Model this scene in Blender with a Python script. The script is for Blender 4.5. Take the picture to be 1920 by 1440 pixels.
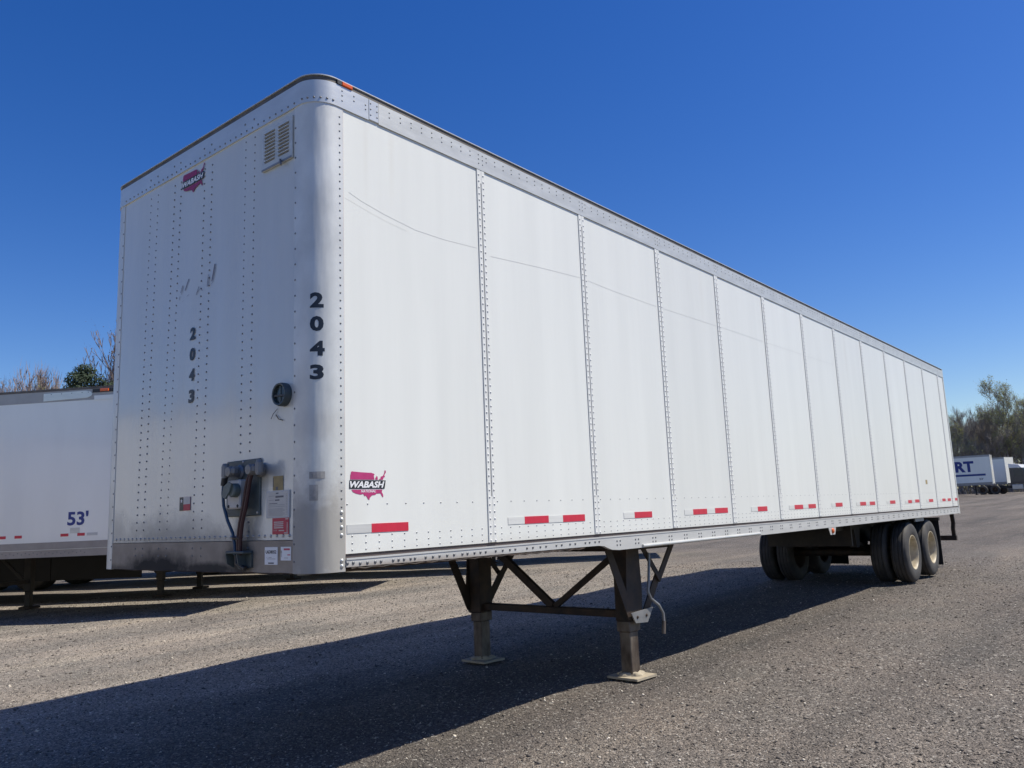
import bpy, bmesh, math, random
import numpy as np
from mathutils import Matrix, Vector

random.seed(7); rng = np.random.default_rng(7)
scene = bpy.context.scene
for o in list(bpy.data.objects): bpy.data.objects.remove(o)
COL = scene.collection

# ------------------------------------------------------------------ camera
cam_d = bpy.data.cameras.new('camera'); cam = bpy.data.objects.new('camera', cam_d); COL.objects.link(cam)
cam_d.sensor_width = 36.0; cam_d.lens = 1513.53 / 1920 * 36.0
cam_d.clip_start = 0.05; cam_d.clip_end = 5000
cam.matrix_world = Matrix(((0.63865462, -0.08847811, -0.76438989, -2.80477376),
                           (-0.76814958, -0.13199023, -0.626518, -3.78430687),
                           (-0.04545887, 0.98729439, -0.15226059, 1.57912563), (0, 0, 0, 1)))
scene.camera = cam

# ------------------------------------------------------------------ sky, sun, exposure
SUN = Vector((0.42, -0.52, 1.0)).normalized()          # direction towards the sun
EL = math.asin(SUN.z)
world = bpy.data.worlds.new('World'); scene.world = world; world.use_nodes = True
wn = world.node_tree; wn.nodes.clear()
sky = wn.nodes.new('ShaderNodeTexSky'); sky.sky_type = 'NISHITA'; sky.sun_disc = False
sky.sun_elevation = EL; sky.sun_rotation = math.atan2(SUN.x, SUN.y)
sky.altitude = 0; sky.air_density = 1.0; sky.dust_density = 0.35; sky.ozone_density = 3.5
hs = wn.nodes.new('ShaderNodeHueSaturation'); hs.inputs['Saturation'].default_value = 1.36; hs.inputs['Hue'].default_value = 0.517
bg = wn.nodes.new('ShaderNodeBackground'); bg.inputs['Strength'].default_value = 0.105
wo = wn.nodes.new('ShaderNodeOutputWorld')
wn.links.new(sky.outputs[0], hs.inputs['Color']); wn.links.new(hs.outputs[0], bg.inputs[0]); wn.links.new(bg.outputs[0], wo.inputs[0])
sl = bpy.data.lights.new('sun', 'SUN'); sl.energy = 4.6; sl.angle = math.radians(0.53); sl.color = (1.0, 0.945, 0.83)
so = bpy.data.objects.new('sun', sl); COL.objects.link(so)
so.rotation_euler = SUN.to_track_quat('Z', 'Y').to_euler(); so.location = (0, 0, 30)
scene.view_settings.view_transform = 'Standard'; scene.view_settings.look = 'None'
scene.view_settings.exposure = 0.25; scene.view_settings.gamma = 1.0
scene.render.engine = 'CYCLES'

# ------------------------------------------------------------------ helpers
def tag(o, label=None, cat=None, group=None, kind=None):
    if label: o['label'] = label
    if cat: o['category'] = cat
    if group: o['group'] = group
    if kind: o['kind'] = kind
    return o

def empty(name, loc=(0, 0, 0), rz=0.0):
    o = bpy.data.objects.new(name, None); COL.objects.link(o)
    o.location = loc; o.rotation_euler = (0, 0, rz); o.empty_display_size = 0.3
    return o

class MB:
    """collects faces of one mesh object"""
    def __init__(s): s.v = []; s.f = []
    def add(s, vs, fs):
        n = len(s.v); s.v += [tuple(p) for p in vs]; s.f += [tuple(i + n for i in f) for f in fs]; return s
    def box(s, x0, x1, y0, y1, z0, z1):
        return s.add([(x0,y0,z0),(x1,y0,z0),(x1,y1,z0),(x0,y1,z0),(x0,y0,z1),(x1,y0,z1),(x1,y1,z1),(x0,y1,z1)],
                     [(0,3,2,1),(4,5,6,7),(0,1,5,4),(1,2,6,5),(2,3,7,6),(3,0,4,7)])
    def cbox(s, x0, x1, y0, y1, z0, z1, c=0.004):
        """box with chamfered edges"""
        bm = bmesh.new(); bmesh.ops.create_cube(bm, size=1.0)
        for v in bm.verts:
            v.co = Vector(((x0+x1)/2 + v.co.x*(x1-x0), (y0+y1)/2 + v.co.y*(y1-y0), (z0+z1)/2 + v.co.z*(z1-z0)))
        bmesh.ops.bevel(bm, geom=list(bm.edges), offset=c, segments=1, affect='EDGES')
        bm.verts.index_update()
        s.add([v.co[:] for v in bm.verts], [[v.index for v in f.verts] for f in bm.faces]); bm.free(); return s
    def prism(s, poly, a, b, ax):
        """poly of 2-D points extruded from a to b along axis ax (other two axes in order)"""
        n = len(poly); vs = []
        for t in (a, b):
            for p in poly:
                q = list(p); q.insert(ax, t); vs.append(tuple(q))
        return s.add(vs, [tuple(range(n))[::-1], tuple(range(n, 2*n))] + [(i, (i+1) % n, n+(i+1) % n, n+i) for i in range(n)])
    def bar(s, p0, p1, w, h, up=(0, 0, 1)):
        p0, p1 = Vector(p0), Vector(p1); d = (p1-p0).normalized(); up = Vector(up)
        a = d.cross(up)
        if a.length < 1e-4: a = d.cross(Vector((1, 0, 0)))
        a.normalize(); b = a.cross(d); vs = []
        for p in (p0, p1):
            for i, j in ((-1,-1),(1,-1),(1,1),(-1,1)): vs.append(p + a*(i*w/2) + b*(j*h/2))
        return s.add(vs, [(0,3,2,1),(4,5,6,7),(0,1,5,4),(1,2,6,5),(2,3,7,6),(3,0,4,7)])
    def tube(s, pts, r, seg=8, cap=True):
        pts = [Vector(p) for p in pts]; n = len(pts)
        rs = r if isinstance(r, (list, tuple)) else [r]*n
        d0 = (pts[1]-pts[0]).normalized(); a = d0.orthogonal().normalized(); vs = []
        for i, p in enumerate(pts):
            d = (pts[min(i+1, n-1)] - pts[max(i-1, 0)]).normalized()
            a = (a - d*a.dot(d)).normalized(); b = d.cross(a)
            for k in range(seg):
                t = 2*math.pi*k/seg; vs.append(p + (a*math.cos(t)+b*math.sin(t))*rs[i])
        fs = [(i*seg+k, i*seg+(k+1) % seg, (i+1)*seg+(k+1) % seg, (i+1)*seg+k) for i in range(n-1) for k in range(seg)]
        if cap: fs += [tuple(range(seg))[::-1], tuple(range((n-1)*seg, n*seg))]
        return s.add(vs, fs)
    def lathe(s, prof, c, ax, seg=32):
        """prof of (radius, position along axis)"""
        c = Vector(c); n = len(prof); vs = []
        for r, t in prof:
            for k in range(seg):
                w = 2*math.pi*k/seg; q = [r*math.cos(w), r*math.sin(w)]; q.insert(ax, t); vs.append(c + Vector(q))
        return s.add(vs, [(i*seg+k, i*seg+(k+1) % seg, (i+1)*seg+(k+1) % seg, (i+1)*seg+k) for i in range(n-1) for k in range(seg)])
    def rivet(s, p, nrm, r=0.009, h=0.005, seg=7):
        p = Vector(p); d = Vector(nrm).normalized(); a = d.orthogonal().normalized(); b = d.cross(a); vs = []
        for rr, hh in ((1.0, -0.001), (0.75, 0.7)):
            for k in range(seg):
                t = 2*math.pi*k/seg; vs.append(p + (a*math.cos(t)+b*math.sin(t))*(r*rr) + d*(h*hh if hh > 0 else hh))
        vs.append(p + d*h)
        fs = [(k, (k+1) % seg, seg+(k+1) % seg, seg+k) for k in range(seg)] + [(seg+k, seg+(k+1) % seg, 2*seg) for k in range(seg)]
        return s.add(vs, fs)
    def sheet(s, pts): return s.add(pts, [tuple(range(len(pts)))])
    def mesh(s, name, m, smooth=None):
        me = bpy.data.meshes.new(name); me.from_pydata([tuple(p) for p in s.v], [], s.f)
        bm = bmesh.new(); bm.from_mesh(me); bmesh.ops.recalc_face_normals(bm, faces=bm.faces); bm.to_mesh(me); bm.free()
        if m: me.materials.append(m)
        if smooth:
            me.shade_smooth()
            try: me.set_sharp_from_angle(angle=math.radians(smooth))
            except Exception: pass
        return me
    def build(s, name, m, parent=None, smooth=None, kind=None, label=None):
        o = bpy.data.objects.new(name, s.mesh(name, m, smooth)); COL.objects.link(o); o.parent = parent
        if kind: o['kind'] = kind
        if label: o['label'] = label
        return o

def text2d(body, size, bold=0.0, shear=0.0, sx=1.0):
    """flat outline of a word: list of 2-D points and faces, its left bottom at 0,0"""
    cu = bpy.data.curves.new('t', 'FONT'); cu.body = body; cu.size = size; cu.offset = bold; cu.shear = shear; cu.resolution_u = 3
    ob = bpy.data.objects.new('t', cu); COL.objects.link(ob)
    dg = bpy.context.evaluated_depsgraph_get(); dg.update(); ev = ob.evaluated_get(dg); me = ev.to_mesh()
    V = [[v.co.x*sx, v.co.y] for v in me.vertices]; F = [list(p.vertices) for p in me.polygons]
    ev.to_mesh_clear(); bpy.data.objects.remove(ob); bpy.data.curves.remove(cu)
    x0 = min(v[0] for v in V); y0 = min(v[1] for v in V)
    V = [(v[0]-x0, v[1]-y0) for v in V]
    return V, F, max(v[0] for v in V), max(v[1] for v in V)

def fit_text(body, w, h, bold=0.0, shear=0.0):
    V, F, tw, thh = text2d(body, 1.0, bold, shear)
    return [(v[0]*w/tw, v[1]*h/thh) for v in V], F

# ------------------------------------------------------------------ materials
def mat(name, base, rough=0.5, metal=0.0, var=0.0, vscale=3.0, stretch=(1, 1, 1), col2=None, bump=0.0, bscale=60.0, spec=0.5, coat=0.0, detail=6, rand=0.0, emit=None, alpha=None):
    m = bpy.data.materials.new(name); m.use_nodes = True; nt = m.node_tree; b = nt.nodes['Principled BSDF']
    b.inputs['Roughness'].default_value = rough; b.inputs['Metallic'].default_value = metal
    b.inputs['Specular IOR Level'].default_value = spec; b.inputs['Coat Weight'].default_value = coat
    b.inputs['Base Color'].default_value = (*base, 1)
    tc = nt.nodes.new('ShaderNodeTexCoord'); mp = nt.nodes.new('ShaderNodeMapping'); mp.inputs['Scale'].default_value = stretch
    nt.links.new(tc.outputs['Object'], mp.inputs[0])
    m['map'] = mp.name
    last = None
    if var or col2:
        nz = nt.nodes.new('ShaderNodeTexNoise'); nz.inputs['Scale'].default_value = vscale; nz.inputs['Detail'].default_value = detail; nz.inputs['Roughness'].default_value = 0.6
        nt.links.new(mp.outputs[0], nz.inputs['Vector'])
        rp = nt.nodes.new('ShaderNodeValToRGB'); rp.color_ramp.elements[0].position = 0.35; rp.color_ramp.elements[1].position = 0.68
        c2 = col2 or tuple(max(0, c*(1-var)) for c in base)
        rp.color_ramp.elements[0].color = (*c2, 1); rp.color_ramp.elements[1].color = (*base, 1)
        nt.links.new(nz.outputs['Fac'], rp.inputs[0]); last = rp.outputs[0]
    if rand:
        oi = nt.nodes.new('ShaderNodeObjectInfo'); mr = nt.nodes.new('ShaderNodeMapRange'); mr.inputs['To Min'].default_value = 1-rand; mr.inputs['To Max'].default_value = 1+rand*0.3
        nt.links.new(oi.outputs['Random'], mr.inputs['Value']); mx = nt.nodes.new('ShaderNodeVectorMath'); mx.operation = 'SCALE'
        if last: nt.links.new(last, mx.inputs[0])
        else: mx.inputs[0].default_value = base
        nt.links.new(mr.outputs[0], mx.inputs['Scale']); last = mx.outputs[0]
    if last: nt.links.new(last, b.inputs['Base Color'])
    if bump:
        nb = nt.nodes.new('ShaderNodeTexNoise'); nb.inputs['Scale'].default_value = bscale; nb.inputs['Detail'].default_value = 4
        nt.links.new(mp.outputs[0], nb.inputs['Vector']); bp = nt.nodes.new('ShaderNodeBump'); bp.inputs['Strength'].default_value = 1.0; bp.inputs['Distance'].default_value = bump
        nt.links.new(nb.outputs['Fac'], bp.inputs['Height']); nt.links.new(bp.outputs[0], b.inputs['Normal'])
    if emit:
        b.inputs['Emission Color'].default_value = (*emit[0], 1); b.inputs['Emission Strength'].default_value = emit[1]
    return m

def stain(m, spots, col, scale=9.0, soft=0.25):
    """adds dirt spots: list of (x,y,z, rx,ry,rz, amount) ellipsoids in object space, broken up by noise"""
    nt = m.node_tree; b = nt.nodes['Principled BSDF']
    tc = nt.nodes.new('ShaderNodeTexCoord'); nz = nt.nodes.new('ShaderNodeTexNoise'); nz.inputs['Scale'].default_value = scale; nz.inputs['Detail'].default_value = 7; nz.inputs['Roughness'].default_value = 0.65
    nt.links.new(tc.outputs['Object'], nz.inputs['Vector'])
    acc = None
    for (x, y, z, rx, ry, rz, amt) in spots:
        sb = nt.nodes.new('ShaderNodeVectorMath'); sb.operation = 'SUBTRACT'; sb.inputs[1].default_value = (x, y, z); nt.links.new(tc.outputs['Object'], sb.inputs[0])
        dv = nt.nodes.new('ShaderNodeVectorMath'); dv.operation = 'DIVIDE'; dv.inputs[1].default_value = (rx, ry, rz); nt.links.new(sb.outputs[0], dv.inputs[0])
        ln = nt.nodes.new('ShaderNodeVectorMath'); ln.operation = 'LENGTH'; nt.links.new(dv.outputs[0], ln.inputs[0])
        ad = nt.nodes.new('ShaderNodeMath'); ad.operation = 'MULTIPLY_ADD'; nt.links.new(nz.outputs['Fac'], ad.inputs[0]); ad.inputs[1].default_value = -1.1; ad.inputs[2].default_value = 0.55
        s2 = nt.nodes.new('ShaderNodeMath'); s2.operation = 'ADD'; nt.links.new(ln.outputs['Value'], s2.inputs[0]); nt.links.new(ad.outputs[0], s2.inputs[1])
        mr = nt.nodes.new('ShaderNodeMapRange'); mr.inputs['From Min'].default_value = 1.0+soft; mr.inputs['From Max'].default_value = 1.0-soft*2; mr.inputs['To Min'].default_value = 0; mr.inputs['To Max'].default_value = amt
        nt.links.new(s2.outputs[0], mr.inputs['Value'])
        if acc is None: acc = mr.outputs[0]
        else:
            mx = nt.nodes.new('ShaderNodeMath'); mx.operation = 'MAXIMUM'; nt.links.new(acc, mx.inputs[0]); nt.links.new(mr.outputs[0], mx.inputs[1]); acc = mx.outputs[0]
    mix = nt.nodes.new('ShaderNodeMix'); mix.data_type = 'RGBA'
    src = b.inputs['Base Color'].links[0].from_socket if b.inputs['Base Color'].links else None
    if src: nt.links.new(src, mix.inputs['A'])
    else: mix.inputs['A'].default_value = b.inputs['Base Color'].default_value
    mix.inputs['B'].default_value = (*col, 1); nt.links.new(acc, mix.inputs['Factor']); nt.links.new(mix.outputs['Result'], b.inputs['Base Color'])
    # dirt is dull
    rm = nt.nodes.new('ShaderNodeMapRange'); rm.inputs['To Min'].default_value = b.inputs['Roughness'].default_value; rm.inputs['To Max'].default_value = 0.85
    nt.links.new(acc, rm.inputs['Value']); nt.links.new(rm.outputs[0], b.inputs['Roughness'])
    return m

M = {}
M['panel'] = mat('panel_white', (0.785, 0.79, 0.74), 0.40, var=0.06, vscale=1.4, stretch=(2.6, 1, 0.2), bump=0.004, bscale=1.1, rand=0.045)
M['post_paint'] = mat('post_white', (0.785, 0.785, 0.74), 0.4, var=0.08, vscale=5, stretch=(3, 1, 0.6))
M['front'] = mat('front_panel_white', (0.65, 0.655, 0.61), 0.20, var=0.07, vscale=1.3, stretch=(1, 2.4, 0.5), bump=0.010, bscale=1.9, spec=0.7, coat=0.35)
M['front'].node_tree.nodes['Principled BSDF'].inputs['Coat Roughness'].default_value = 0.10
stain(M['front'], [(0, 1.62, 1.22, 0.3, 0.75, 0.2, 0.55), (0, 2.42, 1.24, 0.3, 0.25, 0.22, 0.35), (0, 0.68, 1.26, 0.3, 0.16, 0.24, 0.7), (0, 0.45, 1.62, 0.3, 0.16, 0.07, 0.35), (0, 1.15, 1.22, 0.3, 0.5, 0.11, 0.55)], (0.10, 0.095, 0.085), scale=7)
M['alu'] = mat('dull_aluminium', (0.64, 0.64, 0.60), 0.42, 0.25, var=0.18, vscale=4, stretch=(1, 1, 4), bump=0.0008, bscale=9)
M['alu_bright'] = mat('bright_aluminium', (0.73, 0.73, 0.68), 0.30, 0.40, var=0.12, vscale=3, stretch=(1, 1, 3), bump=0.0012, bscale=7)
M['corner'] = mat('corner_aluminium', (0.74, 0.74, 0.70), 0.36, 0.15, var=0.22, vscale=3.5, stretch=(1, 1, 0.7), bump=0.002, bscale=7)
stain(M['corner'], [(0.1, 0.1, 1.22, 0.4, 0.4, 0.36, 0.7), (0.05, 0.05, 1.9, 0.15, 0.15, 0.10, 0.2)], (0.27, 0.245, 0.21), scale=11)
M['rail'] = mat('rail_grey_white', (0.60, 0.595, 0.57), 0.45, 0.1, var=0.14, vscale=3, stretch=(1, 1, 3))
stain(M['rail'], [(0.7, 0, 1.06, 1.1, 1, 0.035, 0.6)], (0.25, 0.19, 0.14), scale=6)
M['skirt'] = mat('skirt_dirty_metal', (0.37, 0.32, 0.265), 0.65, 0.12, var=0.3, vscale=5, bump=0.001, bscale=14)
stain(M['panel'], [(2.0, 0, 1.14, 1.6, 1, 0.045, 0.22), (6.5, 0, 1.14, 2.4, 1, 0.04, 0.2), (12.5, 0, 1.14, 3.2, 1, 0.05, 0.25), (0.26, 0, 1.2, 0.10, 1, 0.5, 0.12), (0.62, 0, 3.75, 0.025, 1, 0.30, 0.12), (0.40, 0, 3.72, 0.02, 1, 0.35, 0.10), (5.1, 0, 3.6, 0.05, 1, 0.4, 0.08), (9.9, 0, 3.6, 0.06, 1, 0.4, 0.08)], (0.42, 0.37, 0.30), scale=9, soft=0.45)
stain(M['skirt'], [(0, 1.75, 1.06, 0.5, 0.52, 0.12, 0.97), (0, 0.75, 1.12, 0.5, 0.17, 0.14, 0.85), (0, 1.1, 1.07, 0.5, 0.45, 0.045, 0.9), (0, 2.3, 1.05, 0.5, 0.35, 0.04, 0.6)], (0.018, 0.018, 0.018), scale=8)
M['gasket'] = mat('roof_edge_dull', (0.17, 0.15, 0.13), 0.6, 0.3, var=0.45, vscale=6, stretch=(1, 1, 2))
M['seam'] = mat('sealant_dark', (0.09, 0.07, 0.065), 0.8)
M['slot'] = mat('slot_grey', (0.30, 0.30, 0.29), 0.7)
M['rivet'] = mat('rivet_steel', (0.42, 0.42, 0.42), 0.4, 0.7)
M['rivet_white'] = mat('rivet_painted', (0.62, 0.62, 0.61), 0.35, 0.1)
M['rivet_dark'] = mat('rivet_worn_dark', (0.21, 0.21, 0.21), 0.5, 0.4)
M['black'] = mat('black_paint', (0.022, 0.021, 0.02), 0.6, var=0.5, vscale=6, col2=(0.045, 0.036, 0.028))
M['rusty'] = mat('rusty_black_steel', (0.020, 0.018, 0.017), 0.7, 0.1, vscale=7, col2=(0.062, 0.038, 0.024), bump=0.0015, bscale=25)
M['plate'] = mat('worn_grey_plate', (0.33, 0.33, 0.33), 0.5, 0.5, var=0.3, vscale=9)
M['leg'] = mat('leg_worn_steel', (0.20, 0.165, 0.13), 0.55, 0.3, vscale=7, stretch=(1, 1, 0.5), col2=(0.05, 0.034, 0.025), bump=0.001, bscale=30)
M['sand'] = mat('sand_caked_plate', (0.47, 0.40, 0.29), 0.9, var=0.25, vscale=14, bump=0.004, bscale=40)
M['rubber'] = mat('tyre_rubber', (0.04, 0.038, 0.036), 0.75, vscale=5, col2=(0.075, 0.068, 0.06), bump=0.0008, bscale=40)
M['rim'] = mat('rim_cream', (0.60, 0.53, 0.38), 0.5, vscale=7, col2=(0.36, 0.29, 0.19))
M['flap'] = mat('flap_rubber_and_shade', (0.010, 0.010, 0.010), 0.75, var=0.3)
M['red_tape'] = mat('red_reflective', (0.62, 0.022, 0.055), 0.35, var=0.12, vscale=30, stretch=(1, 1, 0.3))
M['white_tape'] = mat('white_reflective', (0.735, 0.735, 0.70), 0.35, var=0.13, vscale=18, stretch=(0.15, 1, 4))
M['old_tape'] = mat('worn_reflective', (0.60, 0.60, 0.575), 0.5, var=0.15, vscale=18, stretch=(0.15, 1, 4))
M['ink'] = mat('navy_black_vinyl', (0.012, 0.017, 0.028), 0.4)
M['magenta'] = mat('magenta_vinyl', (0.50, 0.04, 0.17), 0.45, var=0.15, vscale=20)
M['maroon'] = mat('maroon_vinyl', (0.30, 0.022, 0.10), 0.45)
M['vinyl_white'] = mat('white_vinyl', (0.82, 0.82, 0.82), 0.4)
M['vinyl_black'] = mat('black_vinyl', (0.02, 0.02, 0.022), 0.45)
M['amber'] = mat('amber_lens', (0.75, 0.13, 0.015), 0.18, coat=0.4)
M['slate'] = mat('slate_green_paint', (0.075, 0.10, 0.105), 0.5, var=0.35, vscale=7)
M['box_white'] = mat('box_grey_white', (0.55, 0.54, 0.52), 0.5, var=0.15, vscale=10)
M['plug'] = mat('socket_green_grey', (0.12, 0.155, 0.15), 0.5, var=0.2)
M['hose_blue'] = mat('blue_hose', (0.018, 0.055, 0.115), 0.4)
M['hose_red'] = mat('dark_red_hose', (0.045, 0.014, 0.018), 0.45)
M['rim_dark'] = mat('rim_rust_and_shade', (0.07, 0.045, 0.03), 0.7, var=0.4, vscale=8)
M['paper'] = mat('paper', (0.62, 0.60, 0.55), 0.6, var=0.08, vscale=12)
M['paper_bright'] = mat('paper_bright', (0.80, 0.81, 0.82), 0.5)
M['print'] = mat('print_grey', (0.16, 0.16, 0.17), 0.7)
M['print_soft'] = mat('print_faded', (0.40, 0.39, 0.37), 0.7)
M['yellow_card'] = mat('yellowed_card', (0.40, 0.31, 0.15), 0.7, var=0.25, vscale=18)
M['red_card'] = mat('red_card', (0.47, 0.035, 0.07), 0.5)
M['pink_print'] = mat('pink_print', (0.55, 0.10, 0.14), 0.6)
M['sleeve'] = mat('document_sleeve', (0.42, 0.45, 0.49), 0.25)
M['glass_dark'] = mat('dark_lens', (0.03, 0.045, 0.05), 0.12)
M['scuff'] = mat('scuff_grey', (0.71, 0.71, 0.68), 0.6)
M['ghost'] = mat('old_glue', (0.16, 0.14, 0.15), 0.8)
M['van_white'] = mat('parked_white', (0.86, 0.86, 0.80), 0.22, coat=0.4, var=0.06, vscale=0.8, stretch=(1.5, 1, 0.4))
M['van_grey'] = mat('parked_rail', (0.42, 0.415, 0.40), 0.5, 0.2, var=0.2, vscale=3)
M['van_beige'] = mat('parked_bottom_rail', (0.36, 0.33, 0.30), 0.6, 0.1, var=0.2, vscale=3)
M['blue_text'] = mat('blue_lettering', (0.02, 0.04, 0.22), 0.45)
M['blue_band'] = mat('blue_band', (0.025, 0.055, 0.22), 0.45)
M['truck_dark'] = mat('truck_dark', (0.022, 0.03, 0.04), 0.35, coat=0.5)
M['truck_white'] = mat('truck_white', (0.74, 0.74, 0.74), 0.3, coat=0.4)
M['bark'] = mat('bark', (0.33, 0.295, 0.27), 0.9, vscale=8, col2=(0.23, 0.20, 0.185))
M['bark_pale'] = mat('bark_pale', (0.26, 0.23, 0.20), 0.9, vscale=8, col2=(0.15, 0.13, 0.11))
M['bark_red'] = mat('bark_reddish', (0.30, 0.24, 0.215), 0.9, vscale=8, col2=(0.20, 0.155, 0.14))
M['leaf_green'] = mat('leaf_spring', (0.43, 0.45, 0.21), 0.8, var=0.3, vscale=0.7)
M['leaf_dull'] = mat('leaf_dull', (0.34, 0.32, 0.22), 0.8, var=0.3, vscale=0.7)
M['bud_red'] = mat('bud_red', (0.17, 0.095, 0.07), 0.85, var=0.3, vscale=0.7)
M['leaf_dark'] = mat('leaf_evergreen', (0.035, 0.06, 0.025), 0.8, var=0.4, vscale=0.9)
for k in ('leaf_green', 'leaf_dull', 'bud_red', 'leaf_dark'):
    M[k].node_tree.nodes['Principled BSDF'].inputs['Subsurface Weight'].default_value = 0.0

# ------------------------------------------------------------------ ground
def sstep(a, b, x):
    t = np.clip((x-a)/(b-a), 0, 1); return t*t*(3-2*t)
_ph = rng.uniform(0, 6.28, 24); _dr = rng.uniform(0, 6.28, 24); _fr = np.concatenate([rng.uniform(0.25, 0.9, 12), rng.uniform(1.5, 5.5, 12)])
def ground_h(x, y):
    x = np.asarray(x, float); y = np.asarray(y, float)
    h = 0.68*sstep(20, 95, x)
    w = np.zeros_like(h)
    for i in range(24):
        a = 0.007 if i < 12 else 0.0021
        w = w + a*np.sin(_fr[i]*(x*math.cos(_dr[i])+y*math.sin(_dr[i])) + _ph[i])
    return h + (w-0.004)*np.exp(-((x-5)**2+(y-3)**2)/900.0)

def graded(lo, hi, step, far):
    a = list(np.arange(lo, hi+step/2, step)); d = step; x = a[-1]
    out = []
    while x < far: d *= 1.16; x += d; out.append(x)
    d = step; x = a[0]; pre = []
    while x > -far: d *= 1.16; x -= d; pre.append(x)
    return np.array(pre[::-1] + a + out)
gx = graded(-6, 20, 0.13, 2600); gy = graded(-4, 18, 0.13, 2600)
GX, GY = np.meshgrid(gx, gy); GZ = ground_h(GX, GY)
nx, ny = len(gx), len(gy)
idx = np.arange(nx*ny).reshape(ny, nx)
quads = np.stack([idx[:-1, :-1], idx[:-1, 1:], idx[1:, 1:], idx[1:, :-1]], -1).reshape(-1, 4)
gm = bpy.data.meshes.new('ground')
gm.from_pydata(np.stack([GX.ravel(), GY.ravel(), GZ.ravel()], 1).tolist(), [], quads.tolist()); gm.shade_smooth()
ground = bpy.data.objects.new('ground', gm); COL.objects.link(ground); tag(ground, kind='structure')

def ground_mat():
    m = bpy.data.materials.new('gravel_lot'); m.use_nodes = True; nt = m.node_tree; b = nt.nodes['Principled BSDF']; L = nt.links.new
    b.inputs['Roughness'].default_value = 0.92; b.inputs['Specular IOR Level'].default_value = 0.2
    tc = nt.nodes.new('ShaderNodeTexCoord')
    def noise(sc, det=5, rough=0.6, st=None):
        n = nt.nodes.new('ShaderNodeTexNoise'); n.inputs['Scale'].default_value = sc; n.inputs['Detail'].default_value = det; n.inputs['Roughness'].default_value = rough
        if st:
            mp = nt.nodes.new('ShaderNodeMapping'); mp.inputs['Scale'].default_value = st[:3]; mp.inputs['Rotation'].default_value = (0, 0, st[3]); L(tc.outputs['Object'], mp.inputs[0]); L(mp.outputs[0], n.inputs['Vector'])
        else: L(tc.outputs['Object'], n.inputs['Vector'])
        return n.outputs['Fac']
    def ramp(src, stops):
        r = nt.nodes.new('ShaderNodeValToRGB'); e = r.color_ramp.elements
        while len(e) < len(stops): e.new(0.5)
        for k, (p, c) in enumerate(stops): e[k].position = p; e[k].color = (*c, 1)
        L(src, r.inputs[0]); return r.outputs[0]
    def mixc(f, a, c, mode='MIX'):
        x = nt.nodes.new('ShaderNodeMix'); x.data_type = 'RGBA'; x.blend_type = mode
        if isinstance(f, float): x.inputs['Factor'].default_value = f
        else: L(f, x.inputs['Factor'])
        for s, k in ((a, 'A'), (c, 'B')):
            if isinstance(s, tuple): x.inputs[k].default_value = (*s, 1)
            else: L(s, x.inputs[k])
        return x.outputs['Result']
    # broad patches: wheel-worn bands along the lot and worn-in fines
    big = noise(0.16, 4, 0.55, (0.5, 1.6, 1, 0.12)); mid = noise(1.1, 5, 0.6, (0.6, 1.4, 1, 0.1))
    base = ramp(big, [(0.34, (0.113, 0.101, 0.091)), (0.50, (0.145, 0.130, 0.117)), (0.66, (0.192, 0.172, 0.151))])
    base = mixc(ramp(mid, [(0.38, (0, 0, 0)), (0.68, (0.6, 0.6, 0.6))]), base, (0.163, 0.147, 0.129))
    # the beaten strip of pale fines beyond the trailer
    sx = nt.nodes.new('ShaderNodeSeparateXYZ'); L(tc.outputs['Object'], sx.inputs[0])
    wob = noise(0.5, 4, 0.6)
    yy = nt.nodes.new('ShaderNodeMath'); yy.operation = 'MULTIPLY_ADD'; L(wob, yy.inputs[0]); yy.inputs[1].default_value = 3.0; L(sx.outputs['Y'], yy.inputs[2])
    band = nt.nodes.new('ShaderNodeMapRange'); band.interpolation_type = 'SMOOTHSTEP'; band.inputs['From Min'].default_value = 2.4; band.inputs['From Max'].default_value = 5.6; L(yy.outputs[0], band.inputs['Value'])
    far = nt.nodes.new('ShaderNodeMapRange'); far.interpolation_type = 'SMOOTHSTEP'; far.inputs['From Min'].default_value = 26; far.inputs['From Max'].default_value = 14; L(yy.outputs[0], far.inputs['Value'])
    bm_ = nt.nodes.new('ShaderNodeMath'); bm_.operation = 'MULTIPLY'; L(band.outputs[0], bm_.inputs[0]); L(far.outputs[0], bm_.inputs[1])
    xr = nt.nodes.new('ShaderNodeMapRange'); xr.interpolation_type = 'SMOOTHSTEP'; xr.inputs['From Min'].default_value = 22; xr.inputs['From Max'].default_value = 9; L(sx.outputs['X'], xr.inputs['Value'])
    bm2 = nt.nodes.new('ShaderNodeMath'); bm2.operation = 'MULTIPLY'; L(bm_.outputs[0], bm2.inputs[0]); L(xr.outputs[0], bm2.inputs[1]); bm_ = bm2
    base = mixc(bm_.outputs[0], base, ramp(mid, [(0.3, (0.240, 0.216, 0.188)), (0.7, (0.335, 0.302, 0.260))]))
    # long wheel-worn bands of coarser, darker and of paler, finer stuff, running with the parked trailer
    tk = noise(1.0, 4, 0.55, (0.07, 0.95, 1, 0.10))
    base = mixc(1.0, base, ramp(tk, [(0.34, (0.70, 0.72, 0.74)), (0.47, (0.98, 0.97, 0.96)), (0.55, (1.0, 1.0, 1.0)), (0.68, (1.22, 1.19, 1.14))]), 'MULTIPLY')
    pt = noise(0.55, 5, 0.65)
    base = mixc(1.0, base, ramp(pt, [(0.32, (0.84, 0.86, 0.86)), (0.5, (1.0, 0.99, 0.98)), (0.7, (1.13, 1.09, 1.05))]), 'MULTIPLY')
    # separate stones
    def vor(sc):
        v = nt.nodes.new('ShaderNodeTexVoronoi'); v.inputs['Scale'].default_value = sc; v.inputs['Randomness'].default_value = 1.0; L(tc.outputs['Object'], v.inputs['Vector']); return v
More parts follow.
